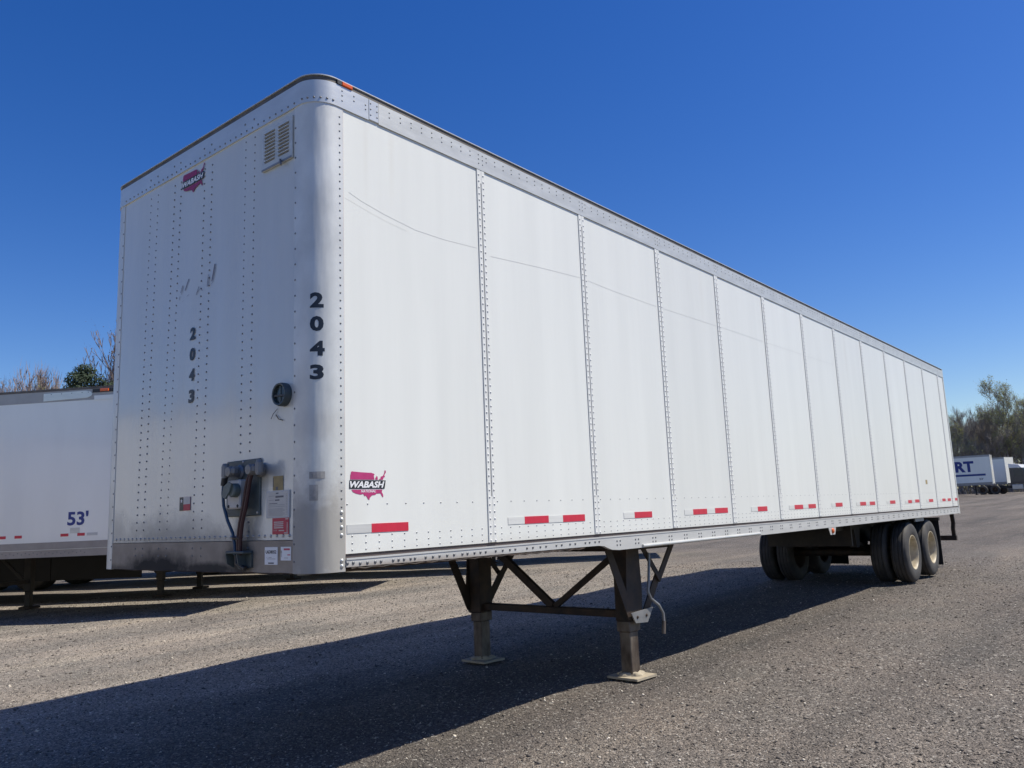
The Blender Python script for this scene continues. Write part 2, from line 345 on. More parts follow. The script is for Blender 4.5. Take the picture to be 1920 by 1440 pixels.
    v1 = vor(60); v2 = vor(130); v3 = vor(52)
    s1 = nt.nodes.new('ShaderNodeSeparateColor'); L(v1.outputs['Color'], s1.inputs[0])
    s2 = nt.nodes.new('ShaderNodeSeparateColor'); L(v2.outputs['Color'], s2.inputs[0])
    s3 = nt.nodes.new('ShaderNodeSeparateColor'); L(v3.outputs['Color'], s3.inputs[0])
    base = mixc(1.0, base, ramp(s1.outputs[0], [(0.0, (0.62, 0.62, 0.63)), (0.45, (0.94, 0.93, 0.92)), (0.85, (1.2, 1.18, 1.16)), (1.0, (1.8, 1.77, 1.7))]), 'MULTIPLY')
    base = mixc(1.0, base, ramp(s2.outputs[1], [(0.0, (0.66, 0.66, 0.67)), (0.5, (1.0, 1.0, 1.0)), (1.0, (1.4, 1.38, 1.35))]), 'MULTIPLY')
    base = mixc(ramp(s3.outputs[2], [(0.945, (0, 0, 0)), (0.965, (0.75, 0.75, 0.75))]), base, (0.42, 0.39, 0.34))
    L(base, b.inputs['Base Color'])
    ad = nt.nodes.new('ShaderNodeMath'); ad.operation = 'ADD'
    L(v1.outputs['Distance'], ad.inputs[0]); 
    m2 = nt.nodes.new('ShaderNodeMath'); m2.operation = 'MULTIPLY'; m2.inputs[1].default_value = 0.5; L(v2.outputs['Distance'], m2.inputs[0]); L(m2.outputs[0], ad.inputs[1])
    bp = nt.nodes.new('ShaderNodeBump'); bp.invert = True; bp.inputs['Strength'].default_value = 0.9; bp.inputs['Distance'].default_value = 0.014
    L(ad.outputs[0], bp.inputs['Height']); L(bp.outputs[0], b.inputs['Normal'])
    return m
gm.materials.append(ground_mat())

# loose stones: real geometry where the camera is close enough to tell them apart
def stones():
    C = np.array([-2.8, -3.8]); N = 150000
    d = 4.6 + 17*rng.random(N)**1.5; az = math.atan2(0.6265, 0.7644) + rng.uniform(-0.72, 0.72, N)
    x = C[0]+d*np.cos(az); y = C[1]+d*np.sin(az)
    r = 0.0035 + 0.0055*rng.random(N)**2.2 + (rng.random(N) < 0.035)*rng.uniform(0.003, 0.011, N)
    r *= (0.8 + d/26)
    z = ground_h(x, y)
    base = np.array([[1,0,0],[-1,0,0],[0,1,0],[0,-1,0],[0,0,1],[0,0,-1]], float)
    P = base[None]*rng.uniform(0.55, 1.35, (N, 6, 1)) + rng.normal(0, 0.16, (N, 6, 3))
    a = rng.uniform(0, 6.28, N); ca, sa = np.cos(a), np.sin(a)
    P[..., 2] *= rng.uniform(0.4, 0.8, (N, 1))
    Q = P.copy(); Q[..., 0] = ca[:, None]*P[..., 0]-sa[:, None]*P[..., 1]; Q[..., 1] = sa[:, None]*P[..., 0]+ca[:, None]*P[..., 1]
    Q *= r[:, None, None]; Q += np.stack([x, y, z+r*0.22], 1)[:, None, :]
    T = np.array([[0,2,4],[2,1,4],[1,3,4],[3,0,4],[2,0,5],[1,2,5],[3,1,5],[0,3,5]])
    F = (T[None]+6*np.arange(N)[:, None, None]).reshape(-1, 3)
    me = bpy.data.meshes.new('loose_gravel'); me.vertices.add(N*6); me.vertices.foreach_set('co', Q.ravel().astype(np.float32))
    me.loops.add(F.size); me.loops.foreach_set('vertex_index', F.ravel().astype(np.int32))
    me.polygons.add(len(F)); me.polygons.foreach_set('loop_start', np.arange(0, F.size, 3, dtype=np.int32))
    me.update(calc_edges=True)
    g = rng.choice([0, 1, 2, 3], N, p=[0.40, 0.34, 0.19, 0.07])
    pal = np.array([[0.11, 0.096, 0.083], [0.17, 0.149, 0.128], [0.28, 0.246, 0.206], [0.62, 0.555, 0.46]])[g]*rng.uniform(0.75, 1.2, (N, 1))
    col = np.concatenate([pal, np.ones((N, 1))], 1); at = me.color_attributes.new('stone', 'FLOAT_COLOR', 'POINT')
    at.data.foreach_set('color', np.repeat(col, 6, 0).ravel().astype(np.float32))
    m = bpy.data.materials.new('stone'); m.use_nodes = True; b = m.node_tree.nodes['Principled BSDF']; b.inputs['Roughness'].default_value = 0.85; b.inputs['Specular IOR Level'].default_value = 0.25
    an = m.node_tree.nodes.new('ShaderNodeVertexColor'); an.layer_name = 'stone'; m.node_tree.links.new(an.outputs[0], b.inputs['Base Color'])
    me.materials.append(m)
    o = bpy.data.objects.new('loose_gravel', me); COL.objects.link(o)
    tag(o, 'loose grey and tan gravel stones strewn over the lot', 'gravel', kind='stuff')
stones()

# ================================================================== the main trailer
# own frame: X from nose to tail, Y across from the near side, Z up; parked very slightly nose-up
LEN, WID, A0, SP, ZG, ZR = 16.55, 2.675, 1.477, 1.32, 1.14, 3.909
CR = 0.16
TILT = math.atan(0.0098)
tr = empty('semi_trailer'); tr.rotation_euler = (0, TILT, 0); tr.location = (0.215*math.sin(TILT), 0, 0.215*math.cos(TILT))
tag(tr, 'large white box semi-trailer numbered 2043, standing alone on its landing legs', 'trailer')

def outline(d, x_end, seg=10, far=True):
    """rounded nose outline at outward offset d, from near side round the nose to the far side"""
    p = [(x_end, -d)]
    for k in range(seg+1):
        t = math.pi/2*(1-k/seg); p.append((CR-(CR+d)*math.cos(t), CR-(CR+d)*math.sin(t)))
    if far:
        for k in range(seg+1):
            t = math.pi/2*k/seg; p.append((CR-(CR+d)*math.cos(t), WID-CR+(CR+d)*math.sin(t)))
        p.append((x_end, WID+d))
    return p
def band(mb, d_out, d_in, z0, z1, x_end, seg=10):
    a, b = outline(d_out, x_end, seg), outline(d_in, x_end, seg); n = len(a); vs = []
    for z in (z0, z1):
        vs += [(x, y, z) for x, y in a] + [(x, y, z) for x, y in b]
    fs = []
    for i in range(n-1):
        o0, o1, i0, i1 = i, i+1, n+i, n+i+1; T = 2*n
        fs += [(o0, o1, o1+T, o0+T), (i1, i0, i0+T, i1+T), (o0+T, o1+T, i1+T, i0+T), (o1, o0, i0, i1)]
    fs += [(0, T, T+n, n), (n-1, 2*n-1, T+2*n-1, T+n-1)]
    return mb.add(vs, fs)

# side panels (near side one by one, far side too, hidden but there)
seams = [A0+SP*i for i in range(12)]
edges = [0.2165] + [s+0.032 for s in seams] + [LEN-0.06]
for i in range(13):
    x0, x1 = edges[i]+(0.0 if i == 0 else 0.003), edges[i+1]-0.003
    MB().box(x0, x1, 0.004, 0.022, ZG+0.010, ZR+0.02).build('side_panel', M['panel'], tr)
MB().box(0.22, LEN-0.06, WID-0.022, WID-0.004, ZG+0.01, ZR+0.02).build('far_side_panel', M['panel'], tr)
# seam posts: two riveted strips with a slot between them
rv = MB()
for s in seams:
    zt, zb = 3.92, ZG+0.012
    p = MB()
    p.cbox(s-0.010, s+0.0275, -0.004, 0.0035, zb+0.0, zt, 0.002); p.cbox(s+0.0385, s+0.076, -0.004, 0.0035, zb, zt, 0.002)
    p.box(s+0.0276, s+0.0384, -0.003, 0.0035, zb+0.001, 1.47); p.box(s+0.0276, s+0.0384, -0.003, 0.0035, 3.80, zt-0.001)
    p.build('seam_post', M['post_paint'], tr)
    MB().box(s+0.0277, s+0.0383, 0.0005, 0.0034, 1.471, 3.799).build('post_slot', M['slot'], tr)
    z = 1.165
    while z < 3.87:
        st = 0.034 if z < 1.42 else 0.05
        rv.rivet((s+0.009, -0.004, z), (0, -1, 0), 0.0088, 0.005); rv.rivet((s+0.058, -0.004, z), (0, -1, 0), 0.0088, 0.005); z += 0.05
rv.build('post_rivets', M['rivet_white'], tr, smooth=60, kind='stuff')
# rivets of the panels themselves
rp = MB()
for i in range(13):
    x0 = 0.216 if i == 0 else seams[i-1]+0.085; x1 = seams[i]-0.02 if i < 12 else LEN-0.07
    n = 12 if i < 12 and i > 0 else (12 if i == 0 else 5)
    for k in range(n):
        x = x0 + (x1-x0)*(k+0.5)/n
        for z in (1.171, 1.209, 1.250):
            rp.rivet((x, 0.004, z), (0, -1, 0), 0.0064, 0.0035)
    n2 = 8 if i < 12 else 4
    for k in range(n2):
        rp.rivet((x0+(x1-x0)*(k+0.1)/n2, 0.004, 1.435), (0, -1, 0), 0.0064, 0.0035)
rp.build('panel_rivets', M['rivet'], tr, smooth=60, kind='stuff')

# rounded corner posts
def corner_post(far):
    mb = MB(); seg = 16; pts = [(0.0, 0.206)]
    for k in range(seg+1):
        t = math.pi/2*k/seg; pts.append((CR-CR*math.cos(t), CR-CR*math.sin(t)))
    pts.append((0.214, 0.0))
    inner = [(x+0.02 if x < 0.1 else x, y+0.02 if y < 0.1 else y) for x, y in pts]
    inner = [(0.02, 0.206)] + [(CR-(CR-0.02)*math.cos(math.pi/2*k/seg), CR-(CR-0.02)*math.sin(math.pi/2*k/seg)) for k in range(seg+1)] + [(0.214, 0.02)]
    poly = pts + inner[::-1]
    if far: poly = [(x, WID-y) for x, y in poly]
    # split in height so that a shallow dented relief can be given
    z0, z1 = 1.052, ZR+0.01; nz = 40; n = len(poly); vs = []; fs = []
    for j in range(nz+1):
        z = z0+(z1-z0)*j/nz
        for q, (x, y) in enumerate(poly):
            w = 0.0012*math.sin(z*9+q*0.9)*math.sin(z*4.3+1.1*q) if 2 < q < seg-1 else 0
            vs.append((x+w, y+(w if not far else -w), z))
    for j in range(nz):
        for q in range(n): fs.append((j*n+q, j*n+(q+1) % n, (j+1)*n+(q+1) % n, (j+1)*n+q))
    fs += [tuple(range(n))[::-1], tuple(range(nz*n, nz*n+n))]
    mb.add(vs, fs); return mb.build('corner_post', M['corner'], tr, smooth=35)
corner_post(False); corner_post(True)
MB().box(0.2142, 0.2163, 0.001, 0.02, 1.142, ZR).build('edge_sealant', mat('pink_sealant', (0.45, 0.30, 0.27), 0.7), tr)
cr = MB()
z = 1.42
while z < 3.88:
    cr.rivet((0.188, 0, z), (0, -1, 0), 0.007, 0.004); z += 0.0475
z = 1.12
while z < 3.85:
    cr.rivet((0, 0.193, z), (-1, 0, 0), 0.0075, 0.004)
    cr.rivet((0, WID-0.193, z), (-1, 0, 0), 0.0075, 0.004); z += 0.098
cr.build('corner_rivets', M['rivet_dark'], tr, smooth=60, kind='stuff')
cw = MB()
for z in (1.26, 1.305, 1.35, 1.39): cw.rivet((0.188, 0, z), (0, -1, 0), 0.012, 0.008)
for z in (1.085, 1.115): cw.rivet((0.188, 0, z), (0, -1, 0), 0.013, 0.009)
cw.build('corner_bolts', M['alu_bright'], tr, smooth=60, kind='stuff')

# front panel, skirt, their rivets
nyy, nzz = 40, 46; vs = []; fs = []
for j in range(nzz+1):
    for i in range(nyy+1):
        y = 0.207+(WID-0.414)*i/nyy; z = 1.2435+(ZR+0.01-1.2435)*j/nzz
        w = 0.0016*math.sin(y*5.1+0.6)*math.sin(z*2.0+1.0) + 0.0012*math.sin(y*9.0+z*1.3)
        vs.append((0.004+w*math.sin(math.pi*i/nyy), y, z))
n0 = len(vs); vs += [(0.02, v[1], v[2]) for v in vs]
for j in range(nzz):
    for i in range(nyy):
        q = j*(nyy+1)+i; f = (q, q+1, q+nyy+2, q+nyy+1); fs += [f, tuple(n0+k for k in f[::-1])]
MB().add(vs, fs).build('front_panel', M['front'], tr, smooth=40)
MB().box(0.001, 0.03, 0.2065, WID-0.2065, 1.055, 1.240).build('front_skirt', M['skirt'], tr)
fr = MB()
for y0, y1 in ((2.042, 2.102), (1.934, 1.998), (1.684, 1.766), (1.592, 1.662), (1.266, 1.316), (1.168, 1.209), (0.749, 0.772), (0.642, 0.668)):
    zb = 1.33 if y0 > 0.8 else 1.30
    z = zb
    while z < 3.87:
        y = y0+(y1-y0)*(3.88-z)/2.55
        if not (0.5 < y < 0.92 and 1.38 < z < 1.76): fr.rivet((0.003, y, z), (-1, 0, 0), 0.0068, 0.004)
        z += 0.0545
    for z in (1.20, 1.15): fr.rivet((0.001, y1, z), (-1, 0, 0), 0.008, 0.004)
fr.build('front_rivets', M['rivet_dark'], tr, smooth=60, kind='stuff')
fb = MB(); y = 0.24
while y < WID-0.23:
    fb.rivet((0.003, y, 1.268), (-1, 0, 0), 0.010, 0.006); y += 0.062
fb.build('skirt_rivets', M['rivet'], tr, smooth=60, kind='stuff')

# top rail: nose piece with round corners, splice plates, side rails
nose = band(MB(), 0.006, -0.02, ZR-0.003, 4.053, 0.42, 14).build('nose_top_rail', M['alu_bright'], tr, smooth=35)
for y0, y1 in ((-0.0085, 0.012), (WID-0.012, WID+0.0085)):
    MB().cbox(0.4225, 0.5035, y0, y1, ZR+0.002, 4.052, 0.002).build('splice_plate', M['alu_bright'], tr)
MB().prism([(-0.006, ZR-0.003), (-0.006, 4.053), (0.02, 4.053), (0.02, ZR-0.003)], 0.506, LEN, 0).build('side_top_rail', M['alu'], tr)
MB().prism([(WID+0.006, ZR-0.003), (WID+0.006, 4.053), (WID-0.02, 4.053), (WID-0.02, ZR-0.003)], 0.506, LEN, 0).build('side_top_rail', M['alu'], tr)
band(MB(), 0.001, -0.03, 4.0535, 4.084, LEN, 14).build('roof_edge_strip', M['gasket'], tr, smooth=35)
band(MB(), 0.009, -0.02, 4.0845, 4.091, LEN, 14).build('roof_lip', M['alu_bright'], tr, smooth=35)
MB().prism(outline(-0.021, LEN-0.02, 14), 4.074, 4.096, 2).build('roof', M['panel'], tr)
tp = MB()
def toprivs(xs, zs):
    for x in xs:
        for z in zs: tp.rivet((x, -0.006, z), (0, -1, 0), 0.0064, 0.0035)
toprivs([0.205, 0.30], (4.022, 3.990)); toprivs([0.205], (3.955,)); toprivs([0.395], (4.0, 3.97)); 
for x in (0.436, 0.49):
    for z in (3.945, 3.985, 4.025): tp.rivet((x, -0.0085, z), (0, -1, 0), 0.0064, 0.0035)
for i in range(13):
    xa = 0.50 if i == 0 else seams[i-1]; xb = seams[i] if i < 12 else LEN
    k = xa+0.10
    while k < xb-0.06:
        toprivs([k], (4.022, 3.988)); k += 0.0995
    if i < 12: toprivs([seams[i]+0.012, seams[i]+0.056], (3.955, 3.99, 4.025))
for k in range(6):
    t = math.radians(12+14*k); tp.rivet((CR-(CR+0.006)*math.cos(t), CR-(CR+0.006)*math.sin(t), 3.935), (-math.cos(t), -math.sin(t), 0), 0.008, 0.006)
y = 0.2
while y < WID-0.17:
    tp.rivet((-0.006, y, 3.932), (-1, 0, 0), 0.008, 0.005); y += 0.066
for y0 in (2.042, 1.934, 1.684, 1.592, 1.266, 1.168, 0.749, 0.642): tp.rivet((-0.006, y0, 3.985), (-1, 0, 0), 0.008, 0.005)
tp.build('top_rail_rivets', M['rivet_dark'], tr, smooth=60, kind='stuff')
lamp = MB().cbox(0.20, 0.285, -0.016, 0.002, 4.056, 4.0835, 0.004).build('clearance_lamp', M['amber'], tr)
MB().box(0.165, 0.199, -0.012, 0.0, 4.056, 4.0825).build('lamp_base', M['vinyl_black'], lamp)

# bottom rail
ZB = [(0.217, 1.075), (1.0, 1.068), (2.0, 1.063), (2.82, 1.058), (2.90, 1.050), (2.96, 1.03), (3.02, 1.014), (3.13, 1.006), (6.5, 0.998), (LEN, 0.998)]
poly = [(0.217, 1.126), (LEN, 1.126)] + ZB[::-1]
for y0, y1, nm in ((-0.005, 0.028, 'bottom_rail'), (WID-0.028, WID+0.005, 'bottom_rail')):
    MB().prism(poly, y0, y1, 1).build(nm, M['rail'], tr)
MB().box(0.217, LEN-0.01, -0.009, -0.0052, 1.116, 1.1265).build('rail_ledge', M['rail'], tr)
MB().box(0.217, LEN-0.01, 0.012, 0.03, 1.127, 1.149).build('rail_groove', M['seam'], tr)
MB().tube([(3.505, -0.012, 1.019), (6.065, -0.012, 1.017)], 0.0155, 10).build('rub_strip', M['alu'], tr, smooth=50)
rb = MB()
xs = [0.225, .267, .318, .373, .433, .478, .575, .62, .664, .72, .757, .85, .915, .975, 1.045, 1.11, 1.19, 1.24, 1.31, 1.37, 1.425, 1.53, 1.605, 1.685, 1.745, 1.88, 1.95, 2.04, 2.11, 2.24, 2.31, 2.42, 2.49, 2.63, 2.69, 2.77, 2.83]
for x in xs: rb.rivet((x, -0.005, 1.092 if x > 0.3 else 1.098), (0, -1, 0), 0.0115, 0.006)
x = 3.10
while x < LEN-0.1:
    for dx in (0, 0.05):
        for z in (1.05, 1.083): rb.rivet((x+dx, -0.005, z), (0, -1, 0), 0.0105, 0.005)
    x += 0.3
rb.build('rail_rivets', M['rivet_dark'], tr, smooth=60, kind='stuff')
# a lip of torn, rusty sealant under the front of the rail
lip = [(0.25+0.05*k, -0.004 + 0.008*math.sin(k*1.7), 1.066-0.0004*k + 0.004*math.sin(k*2.3)) for k in range(48)]
MB().tube(lip, 0.006, 5).build('torn_lip', M['rusty'], tr)

# rear frame and doors
MB().box(LEN-0.06, LEN+0.02, -0.004, 0.10, 0.99, 4.09).build('rear_post', M['alu'], tr)
MB().box(LEN-0.06, LEN+0.02, WID-0.10, WID+0.004, 0.99, 4.09).build('rear_post', M['alu'], tr)
MB().box(LEN-0.06, LEN+0.018, 0.10, WID-0.10, 3.93, 4.09).build('rear_header', M['alu'], tr)
MB().box(LEN-0.06, LEN+0.018, 0.10, WID-0.10, 0.99, 1.14).build('rear_sill', M['rusty'], tr)
for y0, y1 in ((0.103, WID/2-0.004), (WID/2+0.004, WID-0.103)):
    d = MB().cbox(LEN-0.04, LEN+0.01, y0, y1, 1.143, 3.927, 0.006).build('rear_door', M['panel'], tr)
    for yy in (y0+0.25, y1-0.25): MB().tube([(LEN+0.03, yy, 1.1), (LEN+0.03, yy, 3.95)], 0.015, 8).build('lock_rod', M['alu'], d)

# underside
MB().box(0.24, LEN-0.07, 0.03, WID-0.03, 1.075, 1.12).build('floor', M['black'], tr)
xm = MB().box(-0.03, 0.03, 0.03, WID-0.03, 1.01, 1.0745).mesh('crossmember', M['black'])
x = 3.2
while x < LEN-0.3:
    o = bpy.data.objects.new('crossmember', xm); COL.objects.link(o); o.parent = tr; o.location = (x, 0, 0); x += 0.3
cpl = MB().cbox(0.06, 2.75, 0.06, WID-0.06, 1.045, 1.0735, 0.01).build('coupler_plate', M['rusty'], tr)
MB().lathe([(0.0, 1.045), (0.075, 1.045), (0.075, 1.02), (0.037, 1.015), (0.037, 0.985), (0.05, 0.98), (0.05, 0.955), (0.0, 0.953)], (0.9, WID/2, 0), 2, 20).build('king_pin', M['plate'], cpl, smooth=40)
# dented front lip of the skirt
MB().tube([(0.006, 0.22+0.1*k, 1.054+0.003*math.sin(k*1.9)) for k in range(22)], 0.006, 5).build('skirt_lip', M['rusty'], tr)

# ---------------------------------------------------------------- landing gear
GZ0 = -0.178                                    # ground below the legs in this frame
LX = 3.80
def gear_leg(cy, out, crank=False):
    """out = -1 for the near side, +1 for the far side"""
    leg = MB().cbox(LX-0.10, LX+0.10, cy-0.075, cy+0.075, 0.33, 1.03, 0.008).build('landing_leg', M['rusty'], tr)
    yo = cy+out*0.078
    # flared flat wings fore and aft
    y0, y1 = sorted((yo+out*0.001, yo+out*0.011))
    MB().prism([(LX-0.06, 0.33), (LX-0.13, 0.36), (LX-0.47, 1.02), (LX-0.37, 1.02), (LX-0.11, 0.55)], y0, y1, 1).build('wing_brace', M['rusty'], leg)
    MB().prism([(LX-0.11, 0.36), (LX+0.11, 0.36), (LX+0.13, 0.62), (LX+0.105, 1.03), (LX-0.105, 1.03), (LX-0.14, 0.62)], y0+0.0005, y1-0.0005, 1).build('gear_housing', M['rusty'], leg)
    # aft triangle
    w = MB()
    w.bar((LX+0.10, yo, 0.99), (LX+0.80, yo, 0.985), 0.012, 0.055); w.bar((LX+0.76, yo+out*0.013, 1.0), (LX+0.44, yo+out*0.013, 0.66), 0.012, 0.07)
    w.bar((LX+0.15, yo+out*0.026, 0.99), (LX+0.46, yo+out*0.026, 0.66), 0.012, 0.055); w.bar((LX+0.45, yo, 0.70), (LX+0.16, yo, 0.36), 0.012, 0.09)
    w.build('aft_brace', M['rusty'], leg)
    gp = MB().prism([(LX-0.13, 0.41), (LX+0.26, 0.425), (LX+0.15, 0.30), (LX-0.06, 0.315)], *sorted((yo+out*0.03, yo+out*0.042)), 1).build('gusset_plate', M['plate'], leg)
    for bx in (LX-0.03, LX+0.13): MB().rivet((bx, yo+out*0.042, 0.365), (0, out, 0), 0.016, 0.012, 6).build('bolt', M['rusty'], gp)
    MB().cbox(LX-0.095, LX+0.095, cy-0.07, cy+0.07, 0.235, 0.3295, 0.006).build('collar', M['leg'], leg)
    MB().cbox(LX-0.075, LX+0.065, cy-0.058, cy+0.058, GZ0+0.03, 0.2345, 0.006).build('inner_tube', M['leg'], leg)
    ft = MB()
    ft.prism([(LX-0.17, cy-0.165), (LX+0.14, cy-0.185), (LX+0.165, cy+0.155), (LX-0.15, cy+0.17)], GZ0+0.004, GZ0+0.024, 2)
    fo = ft.build('foot_plate', M['sand'], leg)
    bm = bmesh.new(); bmesh.ops.create_icosphere(bm, subdivisions=3, radius=1.0); rnd = random.Random(5 if crank else 9)
    for v in bm.verts:
        k = 1+0.18*math.sin(v.co.x*7+v.co.y*5)+rnd.uniform(-0.1, 0.1)
        v.co = Vector((LX-0.005+v.co.x*0.125*k, cy+v.co.y*0.115*k, GZ0+0.018+max(0, v.co.z)*0.045*k))
    me = bpy.data.meshes.new('caked_dirt'); bm.to_mesh(me); bm.free(); me.materials.append(M['sand']); me.shade_smooth()
    dd = bpy.data.objects.new('caked_dirt', me); COL.objects.link(dd); dd.parent = leg
    return leg
nl = gear_leg(0.37, -1, True); fl = gear_leg(2.20, 1)
cb = MB(); cb.cbox(LX-0.045, LX+0.045, 0.446, 2.124, 0.352, 0.420, 0.006).build('cross_tube', M['rusty'], tr)
MB().bar((LX, 1.98, 0.985), (LX, 1.24, 0.425), 0.05, 0.075).build('diagonal_brace', M['rusty'], tr)
MB().bar((LX-0.002, 0.47, 0.93), (LX-0.002, 1.20, 0.425), 0.05, 0.05).build('diagonal_brace', M['rusty'], tr)
MB().bar((LX, 0.45, 0.975), (LX, 2.12, 0.975), 0.04, 0.04).build('cross_shaft', M['rusty'], tr)
yc = 0.24
MB().tube([(4.03, yc, 0.93), (4.02, yc, 0.84), (3.98, yc-0.01, 0.70), (3.945, yc-0.015, 0.58), (3.98, yc-0.02, 0.51), (4.10, yc-0.03, 0.44), (4.17, yc-0.03, 0.36), (4.175, yc-0.03, 0.28)], 0.0135, 8).build('crank_handle', M['plate'], nl, smooth=50)
MB().tube([(4.175, yc-0.03, 0.285), (4.155, yc-0.03, 0.17)], 0.0185, 10).build('crank_grip', M['leg'], nl, smooth=50)

# ---------------------------------------------------------------- bogie and wheels
WR = 0.512
def wheel_meshes():
    t = MB(); w = 0.14
    prof = [(0.285, -0.115), (0.30, -0.128), (0.36, -0.142), (0.43, -0.140), (0.478, -0.128), (0.498, -0.112), (0.505, -0.095)]
    for g in (-0.062, 0.0, 0.062):                          # tread ribs with grooves
        prof += [(WR, g-0.026), (WR-0.002, g-0.006), (0.498, g-0.005), (0.498, g+0.005), (WR-0.002, g+0.006), (WR, g+0.026)]
    prof += [(0.505, 0.095), (0.498, 0.112), (0.478, 0.128), (0.43, 0.140), (0.36, 0.142), (0.30, 0.128), (0.285, 0.115)]
    t.lathe(prof, (0, 0, 0), 1, 56); tm = t.mesh('tyre', M['rubber'], 40)
    r = MB()
    r.lathe([(0.284, 0.11), (0.284, -0.118), (0.297, -0.124), (0.297, -0.131), (0.284, -0.131), (0.276, -0.12), (0.268, -0.08), (0.262, 0.03), (0.245, 0.055), (0.17, 0.06), (0.155, 0.045), (0.155, 0.0)], (0, 0, 0), 1, 48)
    rm = r.mesh('rim', M['rim'], 40)
    h = MB(); h.lathe([(0.155, 0.055), (0.15, 0.04), (0.10, 0.03), (0.085, 0.01), (0.08, -0.03), (0.06, -0.04), (0.0, -0.041)], (0, 0, 0), 1, 24)
    for k in range(10):
        a = 2*math.pi*k/10; h.lathe([(0.013, 0.06), (0.013, 0.032), (0.0, 0.03)], (0.205*math.cos(a), 0, 0.205*math.sin(a)), 1, 6)
    hm = h.mesh('hub', M['rim'], 40)
    return tm, rm, hm
TM, RM, HM = wheel_meshes()
RMD = RM.copy(); RMD.materials[0] = M['rim_dark']; HMD = HM.copy(); HMD.materials[0] = M['rim_dark']
def obj(name, me, parent, loc=(0, 0, 0), rot=(0, 0, 0)):
    o = bpy.data.objects.new(name, me); COL.objects.link(o); o.parent = parent; o.location = loc; o.rotation_euler = rot; return o
WZ = {12.68: 0.418, 14.0: 0.431}
for ax, wz in WZ.items():
    for cy, flip in ((0.165, 0), (0.50, math.pi), (WID-0.50, 0), (WID-0.165, math.pi)):
        w = obj('wheel', None, tr, (ax, cy, wz), (0, random.uniform(0, 6), flip))
        obj('tyre', TM, w); obj('rim', RM if cy < 0.3 else RMD, w)  # far and inner rims take the dark copy, shade put into their colour
        if cy < 0.3 or cy > 2.3: obj('hub', HM if cy < 0.3 else HMD, w)
    MB().tube([(ax, 0.25, wz), (ax, WID-0.25, wz)], 0.065, 12).build('axle', M['rusty'], tr, smooth=50)
for y in (0.78, WID-0.78):
    fr_ = MB().box(10.6, 15.6, y-0.05, y+0.05, 0.86, 1.005).build('slider_frame', M['black'], tr)
    for hx in (11.9, 13.34, 14.7):
        MB().prism([(hx-0.16, 0.86), (hx+0.16, 0.86), (hx+0.07, 0.55), (hx-0.07, 0.55)], y-0.06, y+0.06, 1).build('spring_hanger', M['black'], fr_)
    for ax in WZ: MB().tube([(ax-0.6, y, 0.62), (ax-0.2, y, 0.535), (ax, y, 0.52), (ax+0.2, y, 0.535), (ax+0.6, y, 0.62)], 0.035, 6).build('leaf_spring', M['black'], fr_)
MB().tube([(12.05, 0.85, 0.70), (12.05, 1.70, 0.70)], 0.13, 16).build('air_tank', M['black'], tr, smooth=40)
sb = MB(); sb.box(11.25, 11.31, 0.62, WID-0.62, 0.60, 1.004); sb.box(11.32, 15.3, 0.86, 0.90, 0.62, 1.004); sb.box(11.32, 15.3, WID-0.90, WID-0.86, 0.62, 1.004); sb.box(13.3, 13.36, 0.905, WID-0.905, 0.58, 1.004)
sb.build('slider_box', M['black'], tr)
for y in (0.95, WID-0.95):
    for ax in WZ: MB().lathe([(0.0, 0.50), (0.12, 0.50), (0.14, 0.58), (0.12, 0.66), (0.14, 0.74), (0.12, 0.82), (0.0, 0.86)], (ax+0.35, y+(0.08 if y < 1 else -0.08), 0), 2, 14).build('air_spring', M['flap'], tr, smooth=50)
for cy in (0.20, WID-0.20-0.5):
    f = MB().box(14.74, 14.755, cy-0.16, cy+0.46, 0.06, 0.90).build('mud_flap', M['flap'], tr)
    MB().box(14.70, 14.80, cy-0.18, cy+0.5, 0.90, 0.96).build('flap_bracket', M['black'], f)
MB().box(13.02, 13.62, 0.035, 0.06, 0.93, 0.995).build('wheel_bracket', M['plate'], tr)
ug = MB().box(16.43, 16.53, 0.10, WID-0.10, 0.44, 0.54).build('underride_bar', M['rusty'], tr)
for y in (0.14, WID-0.22):
    MB().tube([(16.49, y+0.01, 0.99), (16.50, y+0.0, 0.80), (16.47, y+0.01, 0.68), (16.49, y+0.01, 0.54)], 0.05, 4).build('guard_post', M['rusty'], ug)
# mid marker lamp hanging under the rail
lp = MB().prism([(8.36, 0.997), (8.66, 0.997), (8.60, 0.90), (8.42, 0.90)], -0.002, 0.004, 1).build('marker_plate', M['alu'], tr)
bm = bmesh.new(); bmesh.ops.create_uvsphere(bm, u_segments=16, v_segments=8, radius=0.038)
for v in bm.verts: v.co = Vector((8.51+v.co.x*1.1, -0.004+v.co.y*0.6, 0.952+v.co.z))
me = bpy.data.meshes.new('marker_lens'); bm.to_mesh(me); bm.free(); me.materials.append(M['amber']); me.shade_smooth(); obj('marker_lens', me, lp)

